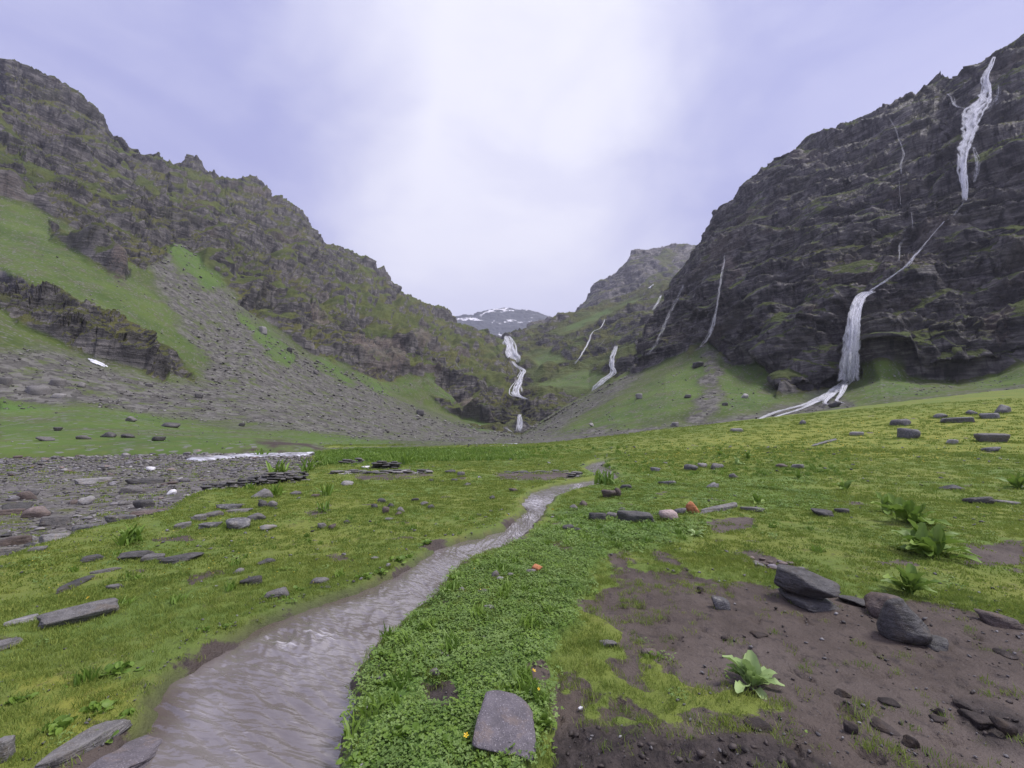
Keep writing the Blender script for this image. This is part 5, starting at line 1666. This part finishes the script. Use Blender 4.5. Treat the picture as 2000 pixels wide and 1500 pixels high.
# ---- dry stone walls: each course stone is a part
def dry_wall(label, x0, x1, ytop0, ytop1, ybot0, ybot1, cat, seed, mats=('slate', 'slate', 'grey'), course=4.2, cat2="wall", name="stone_wall"):
    r = np.random.default_rng(seed)
    cx, cy = (x0 + x1) / 2, (ybot0 + ybot1) / 2
    rx, ry, rz_ = (float(v[0]) for v in ground_hit([cx], [cy]))
    root = link(bpy.data.objects.new(name, None))
    root.location = (rx, ry, rz_)
    tag(root, label, cat2)
    cols = max(2, int((x1 - x0) / 15))
    for side_ in (0, 1):
        for j in range(cols):
            f = (j + 0.5) / cols
            px_ = x0 + (x1 - x0) * f
            yb, yt = ybot0 + (ybot1 - ybot0) * f, ytop0 + (ytop1 - ytop0) * f
            gx_, gy_, gz_ = (float(v[0]) for v in ground_hit([px_], [yb]))
            m = gy_ / F
            nc = max(1, int(round((yb - yt) * r.uniform(0.75, 1.1) / course)))
            if side_ == 1 and r.uniform() < 0.3:
                continue
            z = gz_ - 0.04
            for k in range(nc):
                w = 17 * m * r.uniform(0.8, 1.5)
                h = course * m * r.uniform(0.75, 1.25)
                o = link(bpy.data.objects.new("stone", stone_mesh(('slab', 'slab', 'block')[k % 3], 60 + int(r.integers(0, 10)), mats[int(r.integers(0, len(mats)))], 2)), root)
                o.scale = (w, w * 0.7, h * 1.12)
                o.rotation_euler = (r.normal(0, .05), r.normal(0, .06), r.normal(0, .25) - math.atan2(gx_, gy_))
                o.location = (gx_ - rx + r.normal(0, 3 * m), gy_ - ry + 0.3 + side_ * 0.45 + r.normal(0, .06), z + h / 2 - rz_)
                z += h
    return root


dry_wall("dark stacked slab wall at the turf edge of the river bed", 478, 580, 927, 924, 951, 942, "wall", 1)
dry_wall("tumbled dark wall end running down to the river bed", 384, 478, 948, 936, 962, 952, "wall", 2, course=4.5)
dry_wall("short thick stack of dark slabs on the far green", 722, 775, 900, 901, 917, 916, "wall", 3, course=3.4, mats=('slate',))
dry_wall("low line of slabs along the bare strip of the far green", 636, 842, 920, 918, 927, 926, "wall", 4, course=3.6, mats=('slate', 'grey', 'pale'))
dry_wall("small ruined heap of slabs left of the short thick stack", 664, 708, 897, 894, 909, 903, "wall", 5, course=3.6, name="stone_heap")
dry_wall("single low course of slabs beside the stream on the far green", 984, 1112, 921, 917, 925, 922, "wall", 6, course=3.4)
dry_wall("small scatter of stacked slabs where the low course meets the stream", 1108, 1140, 924, 922, 934, 931, "wall", 7, course=3.4, mats=('slate', 'pale', 'grey'), name="stone_heap")

# ---- clods of churned earth
CLODS = [((1466, 1232, 1500, 1247), "dark oval clod of earth in the middle of the trodden mud"), ((1455, 1400, 1510, 1432), "lumpy dark clod at the mossy edge of the mud"), ((1704, 1406, 1756, 1432), "long dark clod on the lower right mud"),
         ((1765, 1436, 1795, 1462), "round dark clod below the long one"), ((1650, 1410, 1676, 1436), "dark clod left of the long one"), ((1826, 1382, 1846, 1400), "small upright clod on the right mud"),
         ((1818, 1396, 1850, 1412), "flat clod under the small upright one"), ((1880, 1385, 1960, 1424), "large churned clod ridge at the right rim"), ((1940, 1402, 1985, 1440), "wide dark clod right of the churned ridge"),
         ((1632, 1356, 1662, 1376), "pair of dark crumbs on the mud above the moss"), ((1718, 1360, 1756, 1380), "hoof pressed dark clod on the right mud"), ((1864, 1366, 1896, 1384), "small clod above the churned ridge"),
         ((1945, 1268, 1985, 1284), "thin dark crumbs near the right rim"), ((1362, 1143, 1378, 1156), "dark dung lump left of the small square stone"), ((1408, 1240, 1422, 1252), "small round clod left of the oval one")]
for i, (bb, lab) in enumerate(CLODS):
    drop_stone("earth_clod", bb, 'angular' if i % 2 else 'round', 'earth', lab, 'clod', seed=70 + i, dr=0.8, sub=4, sink=0.2)
r_ = np.random.default_rng(33)
px = np.concatenate([r_.uniform(1040, 1560, 80), r_.uniform(1300, 2000, 170), r_.uniform(250, 450, 90)])
py = np.concatenate([r_.uniform(1415, 1510, 80), r_.uniform(1190, 1500, 170), r_.uniform(1235, 1300, 90)])
hx, hy, hz = ground_hit(px, py)
mk_ = masks_ground(hx, hy, hz)
k = (mk_[0] > 0.5) | (mk_[1] > 0.5)
hx, hy, hz, dk = hx[k], hy[k], hz[k], mk_[1][k]
M_['earthmass'] = mass_mat("earth_crumb", ((0.028, 0.022, 0.020), (0.075, 0.059, 0.053), (0.10, 0.082, 0.075)))
rock_mass("dirt_crumbs", hx, hy, hz, (4 + 18 * r_.uniform(0, 1, len(hx)) ** 2.5 * (0.3 + dk)) / F * hy, 'earthmass', "dark crumbs of earth strewn over the mud", (0.4, 0.8))


# ================================================================== PLANTS
def leaf_mesh(name, mat, width=0.3, e0=70, e1=10, fold=0.25, wave=0.04, nl=9, nw=5, stalk=0.18, seed=0):
    """a broad leaf of length 1: rises from the root at e0 degrees, ends at e1; midrib fold and wavy rim"""
    V = []
    x = z = 0.0
    for i in range(nl):
        t = i / (nl - 1)
        e = math.radians(e0 + (e1 - e0) * t)
        if i:
            x += math.cos(e) / (nl - 1)
            z += math.sin(e) / (nl - 1)
        if t < stalk:
            w = 0.02
        else:
            q = (t - stalk) / (1 - stalk)
            w = width * 0.5 * (math.sin(math.pi * min(1, q ** 0.85 * 0.95 + 0.03)) ** 0.5) + 0.006
        for j in range(nw):
            f = j / (nw - 1) * 2 - 1
            up = abs(f) * w * fold * 2 + wave * math.sin(t * 19 + f * 2.5 + seed * 2.1) * abs(f) * min(1.0, w / (width * 0.4))
            V.append((x - math.sin(e) * up, f * w, z + math.cos(e) * up))
    return mesh_from(name, V, grid_faces(nl, nw), mat)


LEAVES = {}
for key, mt, args in (('dock', 'dock', dict(width=0.34, wave=0.05)), ('dockd', 'dock_d', dict(width=0.34, wave=0.05)), ('round', 'weed', dict(width=0.80, wave=0.03, stalk=0.35, fold=0.10)), ('blade', 'weed', dict(width=0.14, wave=0.01, stalk=0.02))):
    LEAVES[key] = [leaf_mesh("leaf", M_[mt], e0=a_, e1=b_, seed=s, **args) for s, (a_, b_) in enumerate(((86, 55), (72, 15), (48, -22)))]


def plant(name, bx, by, size_px, nleaf, kind, label, cat='plant', upright=0.5, spread=1.0, seed=0):
    r = np.random.default_rng(seed + 900)
    gx_, gy_, gz_ = (float(v[0]) for v in ground_hit([bx], [by]))
    s = size_px / F * gy_
    root = link(bpy.data.objects.new(name, None))
    root.location = (gx_, gy_, gz_ - 0.01)
    root.rotation_euler = (0, 0, r.uniform(0, 6.28))
    tag(root, label, cat)
    for i in range(nleaf):
        inner = 1 - i / nleaf + r.normal(0, 0.12) + (upright - 0.7) * 0.5
        k = 0 if inner > 0.68 else 1 if inner > 0.34 else 2
        o = link(bpy.data.objects.new("leaf", LEAVES[kind][k]), root)
        ln = s * r.uniform(0.65, 1.05)
        o.rotation_euler = (r.normal(0, 0.15), r.normal(0, 0.10), i * 2.4 + r.normal(0, 0.3))
        o.scale = (ln, ln * r.uniform(0.8, 1.15), ln * r.uniform(0.85, 1.0))
        o.location = (r.normal(0, 0.05 * s * spread), r.normal(0, 0.05 * s * spread), 0)
    return root


plant("dock_plant", 1468, 1340, 66, 17, 'dock', "pale green dock plant with broad wavy leaves on the mud", upright=0.75, seed=1)
plant("dock_plant", 1776, 1160, 66, 16, 'dockd', "dark upright dock plant behind the brown rock", upright=1.0, seed=2)
plant("dock_plant", 1822, 1088, 74, 26, 'dockd', "largest leafy dock clump on the right meadow", upright=0.9, spread=3.0, seed=3)
plant("dock_plant", 1782, 1022, 58, 24, 'dockd', "leafy dock clump just behind the largest one", upright=0.9, spread=3.0, seed=4)
plant("dock_plant", 1738, 1002, 44, 14, 'dockd', "smaller dock at the left end of the leafy clumps", upright=0.8, spread=2.0, seed=14)
plant("dock_plant", 1650, 958, 28, 10, 'dockd', "small dock in the grass left above the leafy clumps", upright=1.0, seed=5)
plant("dock_plant", 1480, 984, 26, 10, 'dockd', "small dock just beyond the far end of the stone row", upright=0.9, seed=6)
plant("dock_plant", 1360, 1046, 26, 8, 'dock', "low pale dock below the orange rock of the stone row", upright=0.3, seed=7)
plant("dock_plant", 1358, 990, 20, 6, 'dock', "single bright leaf tuft behind the orange rock", upright=1.3, seed=8)
plant("dock_plant", 1990, 955, 36, 12, 'dockd', "dark dock cut by the right rim of the meadow", upright=0.9, seed=9)
plant("dock_plant", 1560, 985 - 50, 20, 8, 'dockd', "tiny dock in the middle of the right meadow", upright=0.9, seed=10)
plant("dock_plant", 1462, 897, 22, 9, 'dockd', "dark dock among the yellow flowers of the right meadow", upright=0.8, seed=11)
plant("dock_plant", 1440, 908, 20, 9, 'dock', "pale dock just in front of the dark one among yellow flowers", upright=0.6, seed=12)
plant("dock_plant", 1405, 890, 16, 8, 'dockd', "dock left of the pair among the yellow flowers", upright=0.8, seed=13)
plant("nettle", 258, 1058, 40, 22, 'blade', "tall dark green nettle clump on the left meadow", upright=1.5, spread=5.0, seed=21)
plant("nettle", 240, 1066, 34, 16, 'blade', "lower nettle clump beside the tall one on the left meadow", upright=1.4, spread=5.0, seed=22)
plant("grass_tuft", 640, 968, 28, 20, 'blade', "bright grass clump by the brown flat stone", upright=1.4, spread=3.0, seed=23)
plant("grass_tuft", 536, 968, 30, 20, 'blade', "bright grass clump beside the big tilted rock", upright=1.3, spread=3.0, seed=24)
plant("grass_tuft", 632, 1000, 26, 18, 'blade', "yellow green grass clump in the middle meadow", upright=1.4, spread=3.0, seed=25)
plant("grass_tuft", 548, 926, 34, 22, 'blade', "long green grass clump behind the dark stacked wall", upright=1.2, spread=4.0, seed=26)
plant("grass_tuft", 600, 922, 32, 20, 'blade', "leafy green clump at the end of the dark stacked wall", upright=1.2, spread=4.0, seed=27)
plant("grass_tuft", 488, 957, 20, 14, 'blade', "small bright clump in front of the dark stacked wall", upright=1.2, spread=3.0, seed=28)
plant("grass_tuft", 1178, 946, 36, 26, 'blade', "tall tuft of grass on the inside of the stream bend", upright=1.4, spread=5.0, seed=29)
plant("grass_tuft", 790, 907, 30, 24, 'blade', "green weed clump right of the short thick stack", upright=1.2, spread=7.0, seed=30)
plant("grass_tuft", 508, 892, 20, 16, 'blade', "small green clump on the river bed shore", upright=1.2, spread=4.0, seed=31)
SS_ = [(922, 1108, 34, "leafy clump on the right bank at the wide stream bend"), (958, 1090, 26, "leafy clump just upstream of the wide bend"), (888, 1134, 34, "leafy clump just downstream of the wide bend"), (876, 1160, 24, "small leafy clump at the right water edge"),
       (832, 1086, 28, "leafy clump on the left bank above the wide bend"), (772, 1126, 30, "low leafy clump hanging over the left water edge"), (742, 1118, 26, "leafy clump behind the one at the left water edge"), (800, 1090, 24, "leafy clump left of the upper bank clump"),
       (716, 1126, 22, "small leafy clump on the left bank turf"), (700, 1164, 22, "leafy clump standing in the shallow water"), (556, 1208, 30, "leafy clump below the oval grey stone"), (520, 1212, 30, "pale leafy clump left below the oval stone"), (578, 1190, 24, "leafy clump right of the oval grey stone"),
       (232, 1312, 44, "green leafy clump on the left meadow near the dark mud"), (188, 1388, 44, "dark leafy clump near the long mossy slab"), (110, 1424, 52, "bright leafy clump behind the long mossy slab"), (190, 1468, 50, "leafy clump between the two waterside slabs"),
       (244, 1440, 34, "single large round leaf clump by the cracked slab"), (440, 1242, 22, "small clump on the muddy left stream margin"), (398, 1276, 24, "small clump at the muddy margin nearer the camera"), (612, 1462, 30, "sprig growing from the washed over rock"),
       (822, 1205, 34, "leafy clump on the right bank at the narrow water"), (752, 1288, 48, "broad leafed clump on the steep right bank"), (738, 1342, 42, "leafy clump at the bank corner over the water"), (826, 1248, 30, "leafy clump up the right bank"),
       (780, 1440, 54, "leafy clump on the near right bank"), (872, 1460, 50, "leafy clump beside the granite boulder"), (1060, 1410, 46, "leafy clump right of the granite boulder"), (960, 1492, 50, "leafy clump in front of the granite boulder"), (700, 1484, 44, "leafy clump at the lower stream corner"),
       (1270, 1282, 30, "small green clump by the half buried brown stone"), (40, 1370, 40, "leafy clump at the left picture edge"), (1590, 1436, 30, "flat pale rosette on the lower mud")]
for i, (bx, by, s_, lab) in enumerate(SS_):
    plant("leafy_plant", bx, by, s_ * 0.42, 20 if s_ < 40 else 28, 'round', lab, upright=0.55 if i % 3 else 0.85, spread=10.0, seed=40 + i)

# tall bright weeds along the river
def scatter(name, X, Y, Z, scl, protos, label, idx=None, tilt=0.15, seed=0):
    r = np.random.default_rng(seed)
    n_ = len(X)
    me = bpy.data.meshes.new(name)
    me.vertices.add(n_)
    me.vertices.foreach_set('co', np.stack([X, Y, Z], 1).astype(np.float32).ravel())
    a = me.attributes.new('rot', 'FLOAT_VECTOR', 'POINT')
    a.data.foreach_set('vector', np.stack([r.normal(0, tilt, n_), r.normal(0, tilt, n_), r.uniform(0, 6.28, n_)], 1).astype(np.float32).ravel())
    a = me.attributes.new('scl', 'FLOAT', 'POINT')
    a.data.foreach_set('value', np.asarray(scl, np.float32))
    a = me.attributes.new('idx', 'INT', 'POINT')
    a.data.foreach_set('value', (r.integers(0, len(protos), n_) if idx is None else idx).astype(np.int32))
    col = bpy.data.collections.new(name + "_kinds")
    for i, p in enumerate(protos):
        ob = bpy.data.objects.new("%s_%02d" % (name, i), p)
        col.objects.link(ob)
    o = link(bpy.data.objects.new(name, me))
    tag(o, label, kind='stuff')
    ng = bpy.data.node_groups.new(name + "_scatter", 'GeometryNodeTree')
    ng.interface.new_socket("Geometry", in_out='INPUT', socket_type='NodeSocketGeometry')
    ng.interface.new_socket("Geometry", in_out='OUTPUT', socket_type='NodeSocketGeometry')
    gi, go = ng.nodes.new('NodeGroupInput'), ng.nodes.new('NodeGroupOutput')
    ci = ng.nodes.new('GeometryNodeCollectionInfo')
    ci.inputs[0].default_value = col
    ci.inputs[1].default_value = True
    ci.inputs[2].default_value = True
    ip = ng.nodes.new('GeometryNodeInstanceOnPoints')
    ip.inputs['Pick Instance'].default_value = True

    def na(nm, typ):
        q = ng.nodes.new('GeometryNodeInputNamedAttribute')
        q.data_type = typ
        q.inputs[0].default_value = nm
        return q.outputs[0]
    er = ng.nodes.new('FunctionNodeEulerToRotation')
    lk = ng.links.new
    lk(gi.outputs[0], ip.inputs['Points'])
    lk(ci.outputs[0], ip.inputs['Instance'])
    lk(na('idx', 'INT'), ip.inputs['Instance Index'])
    lk(na('rot', 'FLOAT_VECTOR'), er.inputs[0])
    lk(er.outputs[0], ip.inputs['Rotation'])
    lk(na('scl', 'FLOAT'), ip.inputs['Scale'])
    lk(ip.outputs[0], go.inputs[0])
    md = o.modifiers.new("scatter", 'NODES')
    md.node_group = ng
    return o


def tuft_mesh(name, mat, nb, h, spread, width, seed):
    r = np.random.default_rng(seed)
    V, Fc = [], []
    for i in range(nb):
        a, rad = r.uniform(0, 6.28), spread * math.sqrt(r.uniform())
        bx, by = rad * math.cos(a), rad * math.sin(a)
        l = r.normal(0, 0.45, 2)
        hh = h * r.uniform(0.5, 1.1)
        d = r.uniform(0, 6.28)
        wx, wy = math.cos(d) * width / 2, math.sin(d) * width / 2
        b = len(V)
        mx, my = bx + l[0] * hh * 0.45, by + l[1] * hh * 0.45
        tx, ty = bx + l[0] * hh * 1.1, by + l[1] * hh * 1.1
        V += [(bx - wx, by - wy, -0.004), (bx + wx, by + wy, -0.004), (mx + wx * .8, my + wy * .8, hh * .6), (mx - wx * .8, my - wy * .8, hh * .6), (tx + wx * .1, ty + wy * .1, hh), (tx - wx * .1, ty - wy * .1, hh)]
        Fc += [(b, b + 1, b + 2, b + 3), (b + 3, b + 2, b + 4, b + 5)]
    return mesh_from(name, V, Fc, mat)


def clover_mesh(name, mat, nb, h, spread, lw, seed):
    r = np.random.default_rng(seed)
    V, Fc = [], []
    for i in range(nb):
        a, rad = r.uniform(0, 6.28), spread * math.sqrt(r.uniform())
        bx, by, z = rad * math.cos(a), rad * math.sin(a), h * r.uniform(0.2, 1.0) * (1 - 0.4 * rad / spread)
        for q in range(3):
            t = r.uniform(0, 6.28) if q == 0 else t + 2.09
            s = lw * r.uniform(0.7, 1.2)
            ux, uy = math.cos(t), math.sin(t)
            tz = r.normal(0.1, 0.35)
            b = len(V)
            for (f, g) in ((0, 0), (.35, -.42), (.9, -.40), (1.0, 0), (.9, .40), (.35, .42)):
                V.append((bx + s * (f * ux - g * uy), by + s * (f * uy + g * ux), z + s * f * tz + abs(g) * s * 0.3))
            Fc += [(b, b + 1, b + 2, b + 3), (b, b + 3, b + 4, b + 5)]
    return mesh_from(name, V, Fc, mat)


def ring_points(n_, rmin, rmax, seed, amax=62):
    r = np.random.default_rng(seed)
    rad = np.sqrt(r.uniform(rmin ** 2, rmax ** 2, n_))
    a = np.radians(r.uniform(-amax, amax, n_))
    return rad * np.sin(a), rad * np.cos(a), r


TUFTS = [tuft_mesh("grass_blades", M_['grass'], 22, 0.030, 0.05, 0.0035, s) for s in range(4)] + [tuft_mesh("grass_blades", M_['grass_y'], 22, 0.026, 0.055, 0.0035, 9 + s) for s in range(3)]
CLOVER = [clover_mesh("clover_mat", M_['clover'], 20, 0.030, 0.085, 0.011, s) for s in range(4)] + [clover_mesh("clover_mat", M_['weed'], 12, 0.036, 0.085, 0.014, 9 + s) for s in range(2)]
TALL = [tuft_mesh("weed_blades", M_['weed'], 24, 0.30, 0.22, 0.06, s) for s in range(4)]

LOWT = [tuft_mesh("grass_mat", M_['grass' if s % 2 else 'grass_y'], 22, 0.014, 0.06, 0.007, 40 + s) for s in range(4)]
gX, gY, gS, gI = [], [], [], []
cX, cY, cS = [], [], []
for n_, r0, r1, s0, sd in ((26000, 1.4, 6.5, 1.0, 1), (26000, 6.0, 15.0, 1.7, 2), (26000, 14.0, 34.0, 3.0, 3), (16000, 30.0, 78.0, 6.0, 4)):
    x_, y_, r = ring_points(n_, r0, r1, sd)
    z_, mud, bed, lush, dark, yel, wet = zg(x_, y_, True)
    sd_ = plan_sd(x_, y_, STREAM_PLAN)
    cov = (1 - mud * 0.97) * (1 - bed * 0.9) * (sd_ < -0.04 - 0.012 * r1 * (r1 > 10)) * (1 - 0.8 * wet)
    patch = sstep(0.28, 0.55, fbm(x_ / 0.9, y_ / 0.9, 0 * x_ + 6, 3) + 0.5)
    mossmud = mud * (1 - 0.8 * dark) * sstep(0.02, 0.20, fbm(x_ / 0.35, y_ / 0.35, 0 * x_ + 2, 3)) * (y_ < 5.0) * sstep(2.6, 1.6, x_) * (sstep(1.5, 1.0, x_) + sstep(3.3, 2.7, y_)).clip(0, 1)
    k = r.uniform(0, 1, n_) < np.maximum(cov * (0.35 + 0.65 * patch), mossmud)
    kc = k & (r.uniform(0, 1, n_) < lush * 0.62) & (mud < 0.5)
    kg = k & ~kc
    gX.append(x_[kg]); gY.append(y_[kg]); gS.append(s0 * r.uniform(0.6, 1.3, kg.sum())); gI.append(r.integers(0, 7, kg.sum()) if r0 < 2 else r.integers(7, 11, kg.sum()))
    cX.append(x_[kc]); cY.append(y_[kc]); cS.append(s0 * r.uniform(0.6, 1.25, kc.sum()))
gX, gY, gS, gI = map(np.concatenate, (gX, gY, gS, gI))
cX, cY, cS = map(np.concatenate, (cX, cY, cS))
# grass grown up round the seats of the stones
r = np.random.default_rng(66)
for (sx_, sy_, w_, d_, an_) in SEATS:
    kk = int(14 + min(26, w_ * 40))
    t_ = r.uniform(0, 6.28, kk)
    q_ = r.uniform(0.46, 0.62, kk)
    lx, ly_ = np.cos(t_) * w_ * q_, np.sin(t_) * d_ * q_
    ex, ey = sx_ + lx * math.cos(an_) - ly_ * math.sin(an_), sy_ + lx * math.sin(an_) + ly_ * math.cos(an_)
    me_ = masks_ground(ex, ey, hill(ex, ey))[0]
    ok_ = (me_ < 0.5) & (plan_sd(ex, ey, BED_PLAN) < 0) & (plan_sd(ex, ey, STREAM_PLAN) < -0.03)
    gX, gY = np.concatenate([gX, ex[ok_]]), np.concatenate([gY, ey[ok_]])
    gS, gI = np.concatenate([gS, (0.7 + 0.10 * ey[ok_]) * r.uniform(0.7, 1.3, ok_.sum())]), np.concatenate([gI, r.integers(0, 7, ok_.sum())])
# the bank right of the stream carries a thick mat
x_, y_, r = ring_points(30000, 1.4, 8.0, 77, 45)
z_, mud, bed, lush, dark, yel, wet = zg(x_, y_, True)
k = (mud < 0.5) & (plan_sd(x_, y_, STREAM_PLAN) < -0.02) & (r.uniform(0, 1, 30000) < sstep(0.25, 0.85, lush + 0.6 * fbm(x_ / 0.4, y_ / 0.4, 0 * x_ + 5, 2)) * (0.10 + 0.70 * sstep(0.36, 0.66, fbm(x_ / 0.6, y_ / 0.6, 0 * x_ + 1, 3) + 0.5)))
cX, cY, cS = np.concatenate([cX, x_[k]]), np.concatenate([cY, y_[k]]), np.concatenate([cS, r.uniform(0.5, 1.1, k.sum())])
x_, y_, r = ring_points(9000, 2.5, 42.0, 91)
z_, mud, bed, lush, dark, yel, wet = zg(x_, y_, True)
k = (plan_sd(x_, y_, STREAM_PLAN) < -0.1) & (bed < 0.3) & (r.uniform(0, 1, 9000) < (1 - 0.93 * mud) * sstep(0.36, 0.66, fbm(x_ / 2.2, y_ / 2.2, 0 * x_ + 9, 3) + 0.5))
cX, cY, cS = np.concatenate([cX, x_[k]]), np.concatenate([cY, y_[k]]), np.concatenate([cS, r.uniform(0.5, 1.2, k.sum()) * (1 + y_[k] * 0.05)])
scatter("grass", gX, gY, zg(gX, gY), gS, TUFTS + LOWT, "short cropped grass and moss over the meadow", idx=gI, seed=1)
scatter("clover", cX, cY, zg(cX, cY), cS, CLOVER, "thick mat of clover and small leaves along the stream bank", seed=2)

r_ = np.random.default_rng(44)
px = np.concatenate([np.clip(r_.normal(800, 130, 2600), 622, 1400), r_.uniform(1180, 1660, 420), r_.uniform(660, 830, 120)])
py = np.concatenate([878 + 24 * r_.uniform(0, 1, 2600) ** 2.2 + (700 - px[:2600]).clip(0) * 0.12 - (px[:2600] - 900).clip(0) * 0.03, r_.uniform(868, 930, 420), r_.uniform(888, 910, 120)])
hx, hy, hz = ground_hit(px, py)
k = (plan_sd(hx, hy, BED_PLAN) < 0.2) & (hy < 66)
scatter("weeds", hx[k], hy[k], hz[k], np.where(np.arange(len(px))[k] < 2600, r_.uniform(0.3, 1.0, k.sum()), r_.uniform(0.2, 0.5, k.sum())), TALL, "belt of tall bright green weeds along the river edge of the meadow", seed=3)


x_, y_, r = ring_points(2600, 1.6, 9.0, 78, 48)
z_, mud, bed, lush, dark, yel, wet = zg(x_, y_, True)
k = (mud < 0.3) & (plan_sd(x_, y_, STREAM_PLAN) < -0.02) & (r.uniform(0, 1, 2600) < (0.06 + 0.5 * lush) * sstep(0.4, 0.6, fbm(x_ / 0.5, y_ / 0.5, 0 * x_ + 3, 2) + 0.5))
scatter("bank_weeds", x_[k], y_[k], z_[k], r.uniform(0.14, 0.34, k.sum()), TALL, "coarse grass and weeds sticking out of the stream bank clover", seed=6)


# ---- yellow flowers
def flower_mesh():
    V, Fc = [], []
    for q in range(5):
        t = q * 1.2566
        ux, uy = math.cos(t), math.sin(t)
        b = len(V)
        for f, g, h in ((.08, 0, 0), (.5, -.38, .12), (.95, -.2, .28), (.95, .2, .28), (.5, .38, .12)):
            V.append((f * ux - g * uy, f * uy + g * ux, h))
        Fc += [(b, b + 1, b + 2, b + 3), (b, b + 3, b + 4, b)] if False else [(b, b + 1, b + 2, b + 3)]
        Fc += [(b, b + 3, b + 4, b + 4)] if False else []
        V.append((.5 * ux - .38 * -uy * -1, .5 * uy, .12))
    return mesh_from("petals", V, Fc, M_['petal'], smooth=False)


fl_me = flower_mesh()
stem_me = tuft_mesh("stem", M_['clover'], 1, 1.0, 0.0, 0.08, 2)
FLOW = [(910, 1443, 9, "yellow buttercup beside the granite boulder"), (1043, 1316, 7, "small orange yellow flower in a bare patch of the clover bank"), (937, 1146, 5, "yellow flower in the moss by the flat stone"), (954, 1153, 5, "yellow flower right of the flat stone in the moss"),
        (366, 1068, 6, "yellow flower head above the dark wedge slab"), (170, 1173, 5, "yellow flower just above the long pale grey block"), (1052, 1352, 5, "tiny yellow flower near the clover edge"), (1070, 995, 5, "yellow flower on the stream bank near the rapids"), (1080, 1000, 5, "second yellow flower on the stream bank near the rapids")]
for i, (bx, by, s, lab) in enumerate(FLOW):
    gx_, gy_, gz_ = (float(v[0]) for v in ground_hit([bx], [by + 10]))
    root = link(bpy.data.objects.new("buttercup", None))
    hgt_ = 14 / F * gy_
    root.location = (gx_, gy_, gz_)
    tag(root, lab, "flower")
    o = link(bpy.data.objects.new("petals", fl_me), root)
    o.scale = (s * 0.55 / F * gy_,) * 3
    o.location = (0, 0, hgt_)
    o.rotation_euler = (0.45, 0.1 * i, i)
    o = link(bpy.data.objects.new("stem", stem_me), root)
    o.scale = (0.02, 0.02, hgt_)
r_ = np.random.default_rng(55)
px = np.concatenate([r_.uniform(1220, 2000, 2200), r_.uniform(0, 1000, 160), r_.uniform(60, 420, 60)])
py = np.concatenate([r_.uniform(815, 925, 2200), r_.uniform(960, 1180, 160), r_.uniform(1040, 1130, 60)])
hx, hy, hz = ground_hit(px, py)
ymk = masks_ground(hx, hy, hz)[3]
k = (hy < 80) & ((px < 1200) | (r_.uniform(0, 1, len(px)) < ymk * sstep(0.3, 0.6, fbm(hx / 6, hy / 6, 0 * hx, 2) + 0.45))) & (plan_sd(hx, hy, BED_PLAN) < 0) & (plan_sd(hx, hy, STREAM_PLAN) < -0.1)
scatter("meadow_weeds", hx[k], hy[k], hz[k] + 0.05, 0.0010 * hy[k] * r_.uniform(0.6, 1.3, k.sum()), [fl_me], "tiny yellow flowers sprinkled over the meadow", seed=4, tilt=0.5)

# ================================================================== SPRAY
mm, mn = mat_new("water_spray")
pv = mn.n('ShaderNodeVolumePrincipled', {'Color': (0.92, 0.92, 0.97, 1), 'Density': 0.03})
mo = mn.n('ShaderNodeOutputMaterial')
mn.t.links.new(pv.outputs[0], mo.inputs['Volume'])
for (ly, cx_, cy_, rw, rh, dn, lab) in ((LR, 1650, 742, 40, 20, 0.018, "thin spray drifting at the foot of the tall waterfall"), (LR, 1615, 772, 46, 12, 0.016, "low spray over the braided cascade"), (LM, 1010, 836, 22, 20, 0.006, "spray in the gorge mouth at the lowest plunge"), (LM, 1012, 765, 18, 14, 0.005, "spray round the crooked cascade of the gorge")):
    c_ = surf(ly, cx_, cy_, 4.0)
    m2 = mm.copy()
    m2.node_tree.nodes[[n_.name for n_ in m2.node_tree.nodes if n_.type == 'PRINCIPLED_VOLUME'][0]].inputs['Density'].default_value = dn
    V, Fc = ico(3)
    o = link(bpy.data.objects.new("mist", mesh_from("mist", V, Fc, m2)))
    o.location = c_
    o.scale = (rw / F * c_[1], rw * 0.6 / F * c_[1], rh / F * c_[1])
    tag(o, lab, kind='stuff')

# ================================================================== HAZE
hm, hn = mat_new("moist_air")
pv = hn.n('ShaderNodeVolumePrincipled', {'Color': (0.80, 0.81, 0.95, 1), 'Density': 0.00013, 'Anisotropy': 0.2})
ho = hn.n('ShaderNodeOutputMaterial')
hn.t.links.new(pv.outputs[0], ho.inputs['Volume'])
bm = bmesh.new()
bmesh.ops.create_cube(bm, size=1.0)
hme = bpy.data.meshes.new("haze")
bm.to_mesh(hme)
bm.free()
hme.materials.append(hm)
hz_o = link(bpy.data.objects.new("haze", hme))
hz_o.scale = (9000, 9000, 1900)
hz_o.location = (0, 1500, 880)
tag(hz_o, "thin lavender valley haze", kind='stuff')
